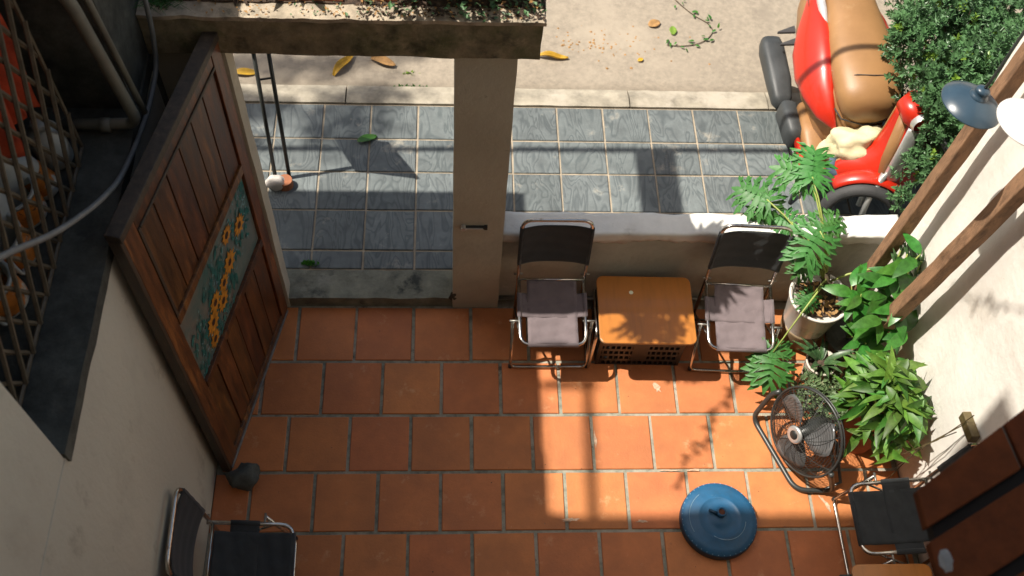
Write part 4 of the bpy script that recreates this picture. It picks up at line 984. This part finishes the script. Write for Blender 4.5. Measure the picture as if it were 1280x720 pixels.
# ------------------------------------------------------------ scooter
SX = 2.32
sco = root('scooter', 'parked red and tan scooter with a cream bundle on its footboard', 'scooter', (SX, 1.4, .08))
def sec(y, x, z, hw, hh, tilt=0): return ((x, y, z), V((hw, 0, 0)), V((0, tilt, hh)))
m = MB().loft([sec(1.16, SX, .50, .05, .10), sec(1.20, SX, .50, .14, .20), sec(1.32, SX, .52, .20, .24), sec(1.55, SX, .52, .235, .24), sec(1.85, SX, .54, .225, .22), sec(2.15, SX, .58, .17, .18), sec(2.38, SX, .62, .07, .10)], 32, 2.6)
m.build('rear_body', 'tan', sco, True)
m = MB().loft([sec(1.15, SX+.01, .70, .09, .06), sec(1.18, SX+.01, .71, .15, .10), sec(1.26, SX+.015, .735, .180, .11), sec(1.42, SX+.02, .76, .190, .105), sec(1.62, SX+.02, .775, .180, .095), sec(1.85, SX+.02, .79, .150, .09), sec(2.2, SX+.02, .81, .12, .08), sec(2.42, SX+.01, .82, .05, .04)], 32, 2.35)
m.build('seat', 'seat', sco, True)
m = MB(); m.tube([(SX-.15, 1.345, .78), (SX-.08, 1.31, .848), (SX+.01, 1.30, .856), (SX+.10, 1.31, .848), (SX+.17, 1.345, .78)], .0025, 5); m.build('seat_seam', 'rubber', sco)
m = MB(); m.tube([(SX-.165, 1.225, .67), (SX-.13, 1.170, .645), (SX, 1.150, .62), (SX+.14, 1.170, .645)], .0045, 6); m.build('panel_gap', 'rubber', sco)
for sx in (-1, 1):
    def cx(y, o_): return SX+sx*o_
    pr = [(.150, 1.16, .58, .006, .01), (.190, 1.25, .605, .030, .05), (.215, 1.38, .64, .048, .085), (.225, 1.52, .665, .056, .110), (.218, 1.68, .69, .054, .110), (.198, 1.82, .71, .046, .085), (.170, 1.96, .73, .030, .050), (.148, 2.12, .75, .006, .01)]
    m = MB().loft([((cx(0, a_), y_, z_), V((sx*w_, 0, w_*.5)), V((-sx*h_*.62, 0, h_))) for (a_, y_, z_, w_, h_) in pr], 24, 2.1)
    m.build('side_panel', 'red', sco, True)
    m = MB().loft([((cx(0, .15), 1.72, .775), V((sx*.010, 0, .0)), V((0, 0, .012))), ((cx(0, .150), 1.85, .79), V((sx*.024, 0, 0)), V((0, 0, .03))), ((cx(0, .14), 2.25, .81), V((sx*.022, 0, 0)), V((0, 0, .03)))], 16, 2.2); m.build('grab_trim', 'scooterwhite', sco, True)
    MB().tube([(cx(0, .232), 1.93, .795), (cx(0, .226), 2.02, .80)], .004, 5).build('badge', 'alloy', sco, True)
m = MB().loft([sec(.99, SX+.02, .31, .17, .03), sec(1.02, SX+.02, .31, .215, .045), sec(1.15, SX, .31, .235, .05), sec(1.30, SX, .33, .24, .06), sec(1.5, SX, .36, .24, .07)], 28, 4); m.build('footboard', 'tan', sco, True)
for sx in (-1, 1):
    m = MB().loft([((SX+sx*.236+.02, .98, .33), V((.012, 0, 0)), V((0, 0, .03))), ((SX+sx*.250, 1.15, .29), V((.016, 0, 0)), V((0, 0, .035))), ((SX+sx*.255, 1.35, .30), V((.012, 0, 0)), V((0, 0, .03)))], 12, 3); m.build('sill_trim', 'red', sco, True)
# leg shield
n1, n2 = 16, 12; vs = []
cxs = SX+.085
for i in range(n1+1):
    u = (i/n1-.5)*2
    for j in range(n2+1):
        v = j/n2; k_ = 1/(1+math.exp((v-.34)*14)); hw = .065+.225*k_; z = .38+.52*v-.07*(abs(u)**2)*(1-v)
        vs.append((cxs+.05*v+u*hw, .845+.10*v+.16*abs(u)**1.7*(1-.3*v), z))
m = MB(); m.add(vs, [(i*(n2+1)+j, (i+1)*(n2+1)+j, (i+1)*(n2+1)+j+1, i*(n2+1)+j+1) for i in range(n1) for j in range(n2)])
m.build('leg_shield', 'red', sco, True, solid=.012)
m = MB(); rim = [vs[0*(n2+1)+j] for j in range(n2+1)]+[vs[i*(n2+1)+n2] for i in range(1, n1+1)]+[vs[n1*(n2+1)+j] for j in range(n2-1, -1, -1)]
m.tube(rim, .0075, 8); m.build('shield_trim', 'tan', sco, True)
m = MB().loft([((cxs+.03, .86, .44), V((.03, 0, 0)), V((0, .02, .01))), ((cxs+.03, .848, .55), V((.045, 0, 0)), V((0, .02, .01))), ((cxs+.035, .868, .72), V((.04, 0, 0)), V((0, .02, .01))), ((cxs+.04, .90, .88), V((.03, 0, 0)), V((0, .02, .01)))], 14, 2.4); m.build('nose_trim', 'alloy', sco, True)
m = MB().loft([sec(.89, cxs+.06, .92, .04, .04), sec(.93, cxs+.06, .94, .09, .065), sec(1.02, cxs+.06, .95, .11, .06), sec(1.09, cxs+.06, .94, .04, .03)], 24, 2.6); m.build('handlebar_cowl', 'red', sco, True)
MB().lathe([(0, .085), (.05, .083), (.058, .07), (.058, .05)], (cxs+.08, .99, .94), (0, .25, 1), 20).build('speedometer', 'rubber', sco, True)
for sx in (-1, 1):
    MB().tube([(cxs+.09, .98+sx*.10, .97), (cxs+.11, .98+sx*.20, .975), (cxs+.13, .98+sx*.30, .96)], [.014, .015, .017], 10).build('grip', 'rubber', sco, True)
MB().lathe([(0, .0), (.05, .005), (.06, .03), (.05, .06)], (cxs+.06, .93, .93), (0, -1, .1), 20).build('headlight', 'alloy', sco, True)
MB().tube([(cxs-.01, .86, .40), (cxs+.02, 1.0, .92)], .035, 12).build('steering_column', 'tan', sco, True)
# front wheel, turned towards the courtyard
wc = V((SX+.01, .785, .30)); wa = V((-.22, -1, .10)).normalized(); wh = wa.cross(V((0, 0, 1))).normalized(); wu = wh.cross(wa).normalized()
if wu.z < 0: wu = -wu
def wring(off, r, n=40): return [wc+wa*off+(wh*math.cos(2*math.pi*k/n)+wu*math.sin(2*math.pi*k/n))*r for k in range(n)]
fwheel = MB().lathe([(.168, -.038), (.190, -.044), (.215, -.030), (.225, 0), (.215, .030), (.190, .044), (.168, .038)], wc, wa, 48).build('front_wheel', 'rubber', sco, True)
m = MB(); m.lathe([(.172, -.034), (.158, -.03), (.150, 0), (.158, .03), (.172, .036), (.168, .044), (.150, .042), (.138, .03), (.134, 0), (.150, -.032), (.166, -.036)], wc, wa, 40); m.build('rim', 'rimshine', fwheel, True)
m = MB()
for k in range(5):
    a = 2*math.pi*k/5+.35; u = wh*math.cos(a)+wu*math.sin(a); v = wa.cross(u)
    m.loft([(wc+u*.02+wa*.012, v*.022, wa*.012), (wc+u*.09+wa*.012, v*.013, wa*.010), (wc+u*.148+wa*.006, v*.016, wa*.012)], 10, 3)
m.lathe([(0, .04), (.03, .038), (.034, .02), (.034, -.02), (0, -.03)], wc, wa, 20); m.build('spokes', 'rimshine', fwheel, True)
for o in fwheel.children: pass
m = MB(); ns = 16; vs = []
for i in range(ns+1):
    a = R(38+100*i/ns); u = wh*math.cos(a)+wu*math.sin(a)
    for j in range(7): t_ = (j/6-.5)*2; vs.append(wc+u*(.255-.020*t_*t_)+wa*(.050*t_-.050))
m.add(vs, [(i*7+j, (i+1)*7+j, (i+1)*7+j+1, i*7+j+1) for i in range(ns) for j in range(6)]); m.build('front_fender', 'red', sco, True, solid=.006)
for s_ in (-1, 1):
    a = wc+wa*.06*s_; MB().tube([a, a+V((.015, .05, .16)), V((cxs-.0, .90, .56))+wa*.05*s_], [.017, .017, .020], 12).build('fork', 'alloy', sco, True)
m = MB(); m.box((SX-.24, .90, .30), (SX+.24, .98, .42)); m.build('inner_guard', 'rubber', sco, bevel=.03)
rc = V((SX+.02, 2.02, .30)); rwheel = MB().lathe([(.168, -.045), (.19, -.05), (.215, -.035), (.225, 0), (.215, .035), (.19, .05), (.168, .045)], rc, V((1, 0, 0)), 40).build('rear_wheel', 'rubber', sco, True)
MB().lathe([(0, -.03), (.17, -.036), (.17, .036), (0, .03)], rc, V((1, 0, 0)), 30).build('rim', 'alloy', rwheel, True)
# exhaust with its heat guard, engine cooling case
m = MB().loft([sec(1.56, SX-.295, .30, .035, .035), sec(1.60, SX-.298, .31, .058, .05), sec(1.72, SX-.30, .33, .070, .062), sec(1.96, SX-.315, .36, .072, .066), sec(2.02, SX-.318, .365, .060, .058), sec(2.035, SX-.318, .365, .035, .035)], 24, 3.6); muf = m.build('muffler', 'grey', sco, True)
MB().tube([(SX-.29, 1.48, .27), (SX-.26, 1.30, .22), (SX-.22, 1.10, .20), (SX-.12, 1.0, .20)], .014, 10).build('exhaust_pipe', 'blackmetal', sco, True)
m = MB()
for z in (1.72, 1.90): m.lathe([(0, .004), (.008, .004), (.008, 0)], (SX-.31, z, .396+.05*(z-1.72)+.024), (0, 0, 1), 10)
m.build('guard_bolts', 'alloy', muf)
MB().loft([sec(1.66, SX-.306, .388, .030, .010), sec(1.70, SX-.307, .392, .042, .010), sec(1.92, SX-.318, .424, .044, .010), sec(1.96, SX-.32, .426, .034, .008)], 20, 4).build('heat_guard', 'rubber', muf, True)
eng = MB().loft([sec(1.30, SX-.26, .28, .03, .05), sec(1.34, SX-.265, .29, .052, .075), sec(1.54, SX-.275, .29, .055, .08), sec(1.58, SX-.275, .29, .03, .05)], 20, 3.5).build('engine_cover', 'grey', sco, True)
for k in range(8): MB().box((SX-.330, 1.345+.026*k, .295), (SX-.210, 1.356+.026*k, .392)).build('fin', 'dullmetal', eng, bevel=.002)
for k in range(2):
    MB().loft([((SX-.19, 1.93+.10*k, .47), V((0, .03, 0)), V((0, 0, .012))), ((SX-.30, 1.90+.10*k, .47), V((0, .006, 0)), V((0, 0, .008)))], 10, 3).build('foot_peg', 'rubber', sco)
MB().tube([(SX-.2, 1.20, .24), (SX-.26, 1.06, .14), (SX-.29, 1.0, .09)], .010, 8).build('side_stand', 'blackmetal', sco, True)
# bundle on the footboard
bgm = blob((SX+.0, 1.10, .50), (.19, .12, .13), 6, .22, 4)
for i, v in enumerate(bgm.v): v += noise.noise_vector(v*16)*.016+noise.noise_vector(V((v.x*14, v.y*50, v.z*50)))*.005
bgo = bgm.build('cloth_bundle', 'bag', None, True); tag(bgo, 'cream cloth bundle lying on the footboard of the scooter', 'bag')
# its knotted darker pocket
MB().tube([(SX-.14, 1.04, .47), (SX-.16, .99, .43), (SX-.11, .965, .40), (SX-.02, .955, .40)], [.02, .026, .028, .015], 10).build('pocket', 'bagblue', bgo, True)

# ------------------------------------------------------------ foliage above the frame: throws the dappled and leaf shadows
sp2 = root('tall_beam_plant', 'tall lobed-leaf plant standing on the beam above the picture', 'potted plant', (-.35, .56, 2.152))
MB().lathe([(0, 0), (.07, 0), (.09, .14), (0, .13)], (-.35, .56, 2.152), seg=20).build('pot', 'potterra', sp2)
for (q, d_, s_, k) in (((-.42, .33, 2.72), (1, -.25, -.1), .20, 0), ((-.30, .31, 2.70), (.9, .1, -.1), .20, 2), ((-.38, .34, 2.74), (.4, -1, -.1), .15, 1), ((-.22, .33, 2.72), (.3, -1, -.1), .15, 3)):
    put_leaf(LB[k], sp2, q, d_, s_); MB().tube([(-.35, .56, 2.28), (-.36, .5, 2.6), q], .004, 5).build('leaf_stalk', 'stem', sp2)
random.seed(9); vine = root('hanging_vine', 'leafy vine trailing from the roof of the left house', 'vine', (-.4, -.1, 3.3))
va, vb = V(sh(1.60, -.08, 3.3)), V(sh(1.20, -.68, 3.3)); vpts = [va.lerp(vb, i/12)+V((.015*math.sin(i), .015*math.cos(i*1.3), 0)) for i in range(13)]
MB().tube([va+V((-.9, .5, -.3))]+vpts, .004, 4).build('stem', 'twig', vine)
for i, q in enumerate(vpts):
    for k in range(3): put_leaf(OV, vine, q, (random.uniform(-1, 1), random.uniform(-1, 1), random.uniform(-.3, .3)), random.uniform(.034, .062))
tr = root('street_tree', 'leafy tree branch overhanging the street beyond the left house', 'tree', (-7.5, 2.8, 0))
MB().tube([(-7.5, 2.8, 0), (-7.45, 2.8, 4), (-7.0, 2.8, 7.4), (-6.2, 2.8, 8.9)], [.16, .13, .10, .05], 10).build('trunk', 'twig', tr, True)
b = MB()
for (gx_, gy_, rx, ry, n) in ((-1.15, 1.66, .30, .10, 120), (-.55, 1.58, .26, .22, 190), (-.40, 1.80, .22, .14, 90), (-.95, 2.10, .60, .12, 230), (-.35, 2.25, .30, .10, 70), (-1.25, 1.40, .25, .05, 50)):
    for i in range(n):
        q = V((random.gauss(0, .5), random.gauss(0, .5), random.gauss(0, .5))); z = 9+q.z*.5; scatter_leaf(b, V((gx_-.585*z+q.x*rx, gy_+.12*z+q.y*ry, z)), (random.uniform(-1, 1), random.uniform(-1, 1), random.uniform(-.5, .5)), random.uniform(.07, .12))
b.build('crown', 'bushleaf', tr, kind='stuff')

random.seed(19); cr = root('shadow_creeper', 'unseen leafy creeper added above the courtyard to shadow the right wall', 'vine', (.5, .0, 4.3))
cp = []
for (y, z) in ((-.12, .95), (-.28, 1.12), (-.42, 1.32), (-.60, 1.52), (-.75, 1.75)): t = 3.2; cp.append(V((2.345-.585*t, y+.12*t, z+t)))
MB().tube(roundpath(cp, .1), .004, 4).build('stem', 'twig', cr)  # added above the view for soft leaf shadows on the right wall
for i in range(len(cp)-1):
    for k in range(7):
        if random.random() < .35: continue
        put_leaf(OV, cr, cp[i].lerp(cp[i+1], k/7), (random.uniform(-1, 1), random.uniform(-1, 1), random.uniform(-.6, .6)), random.uniform(.03, .06))
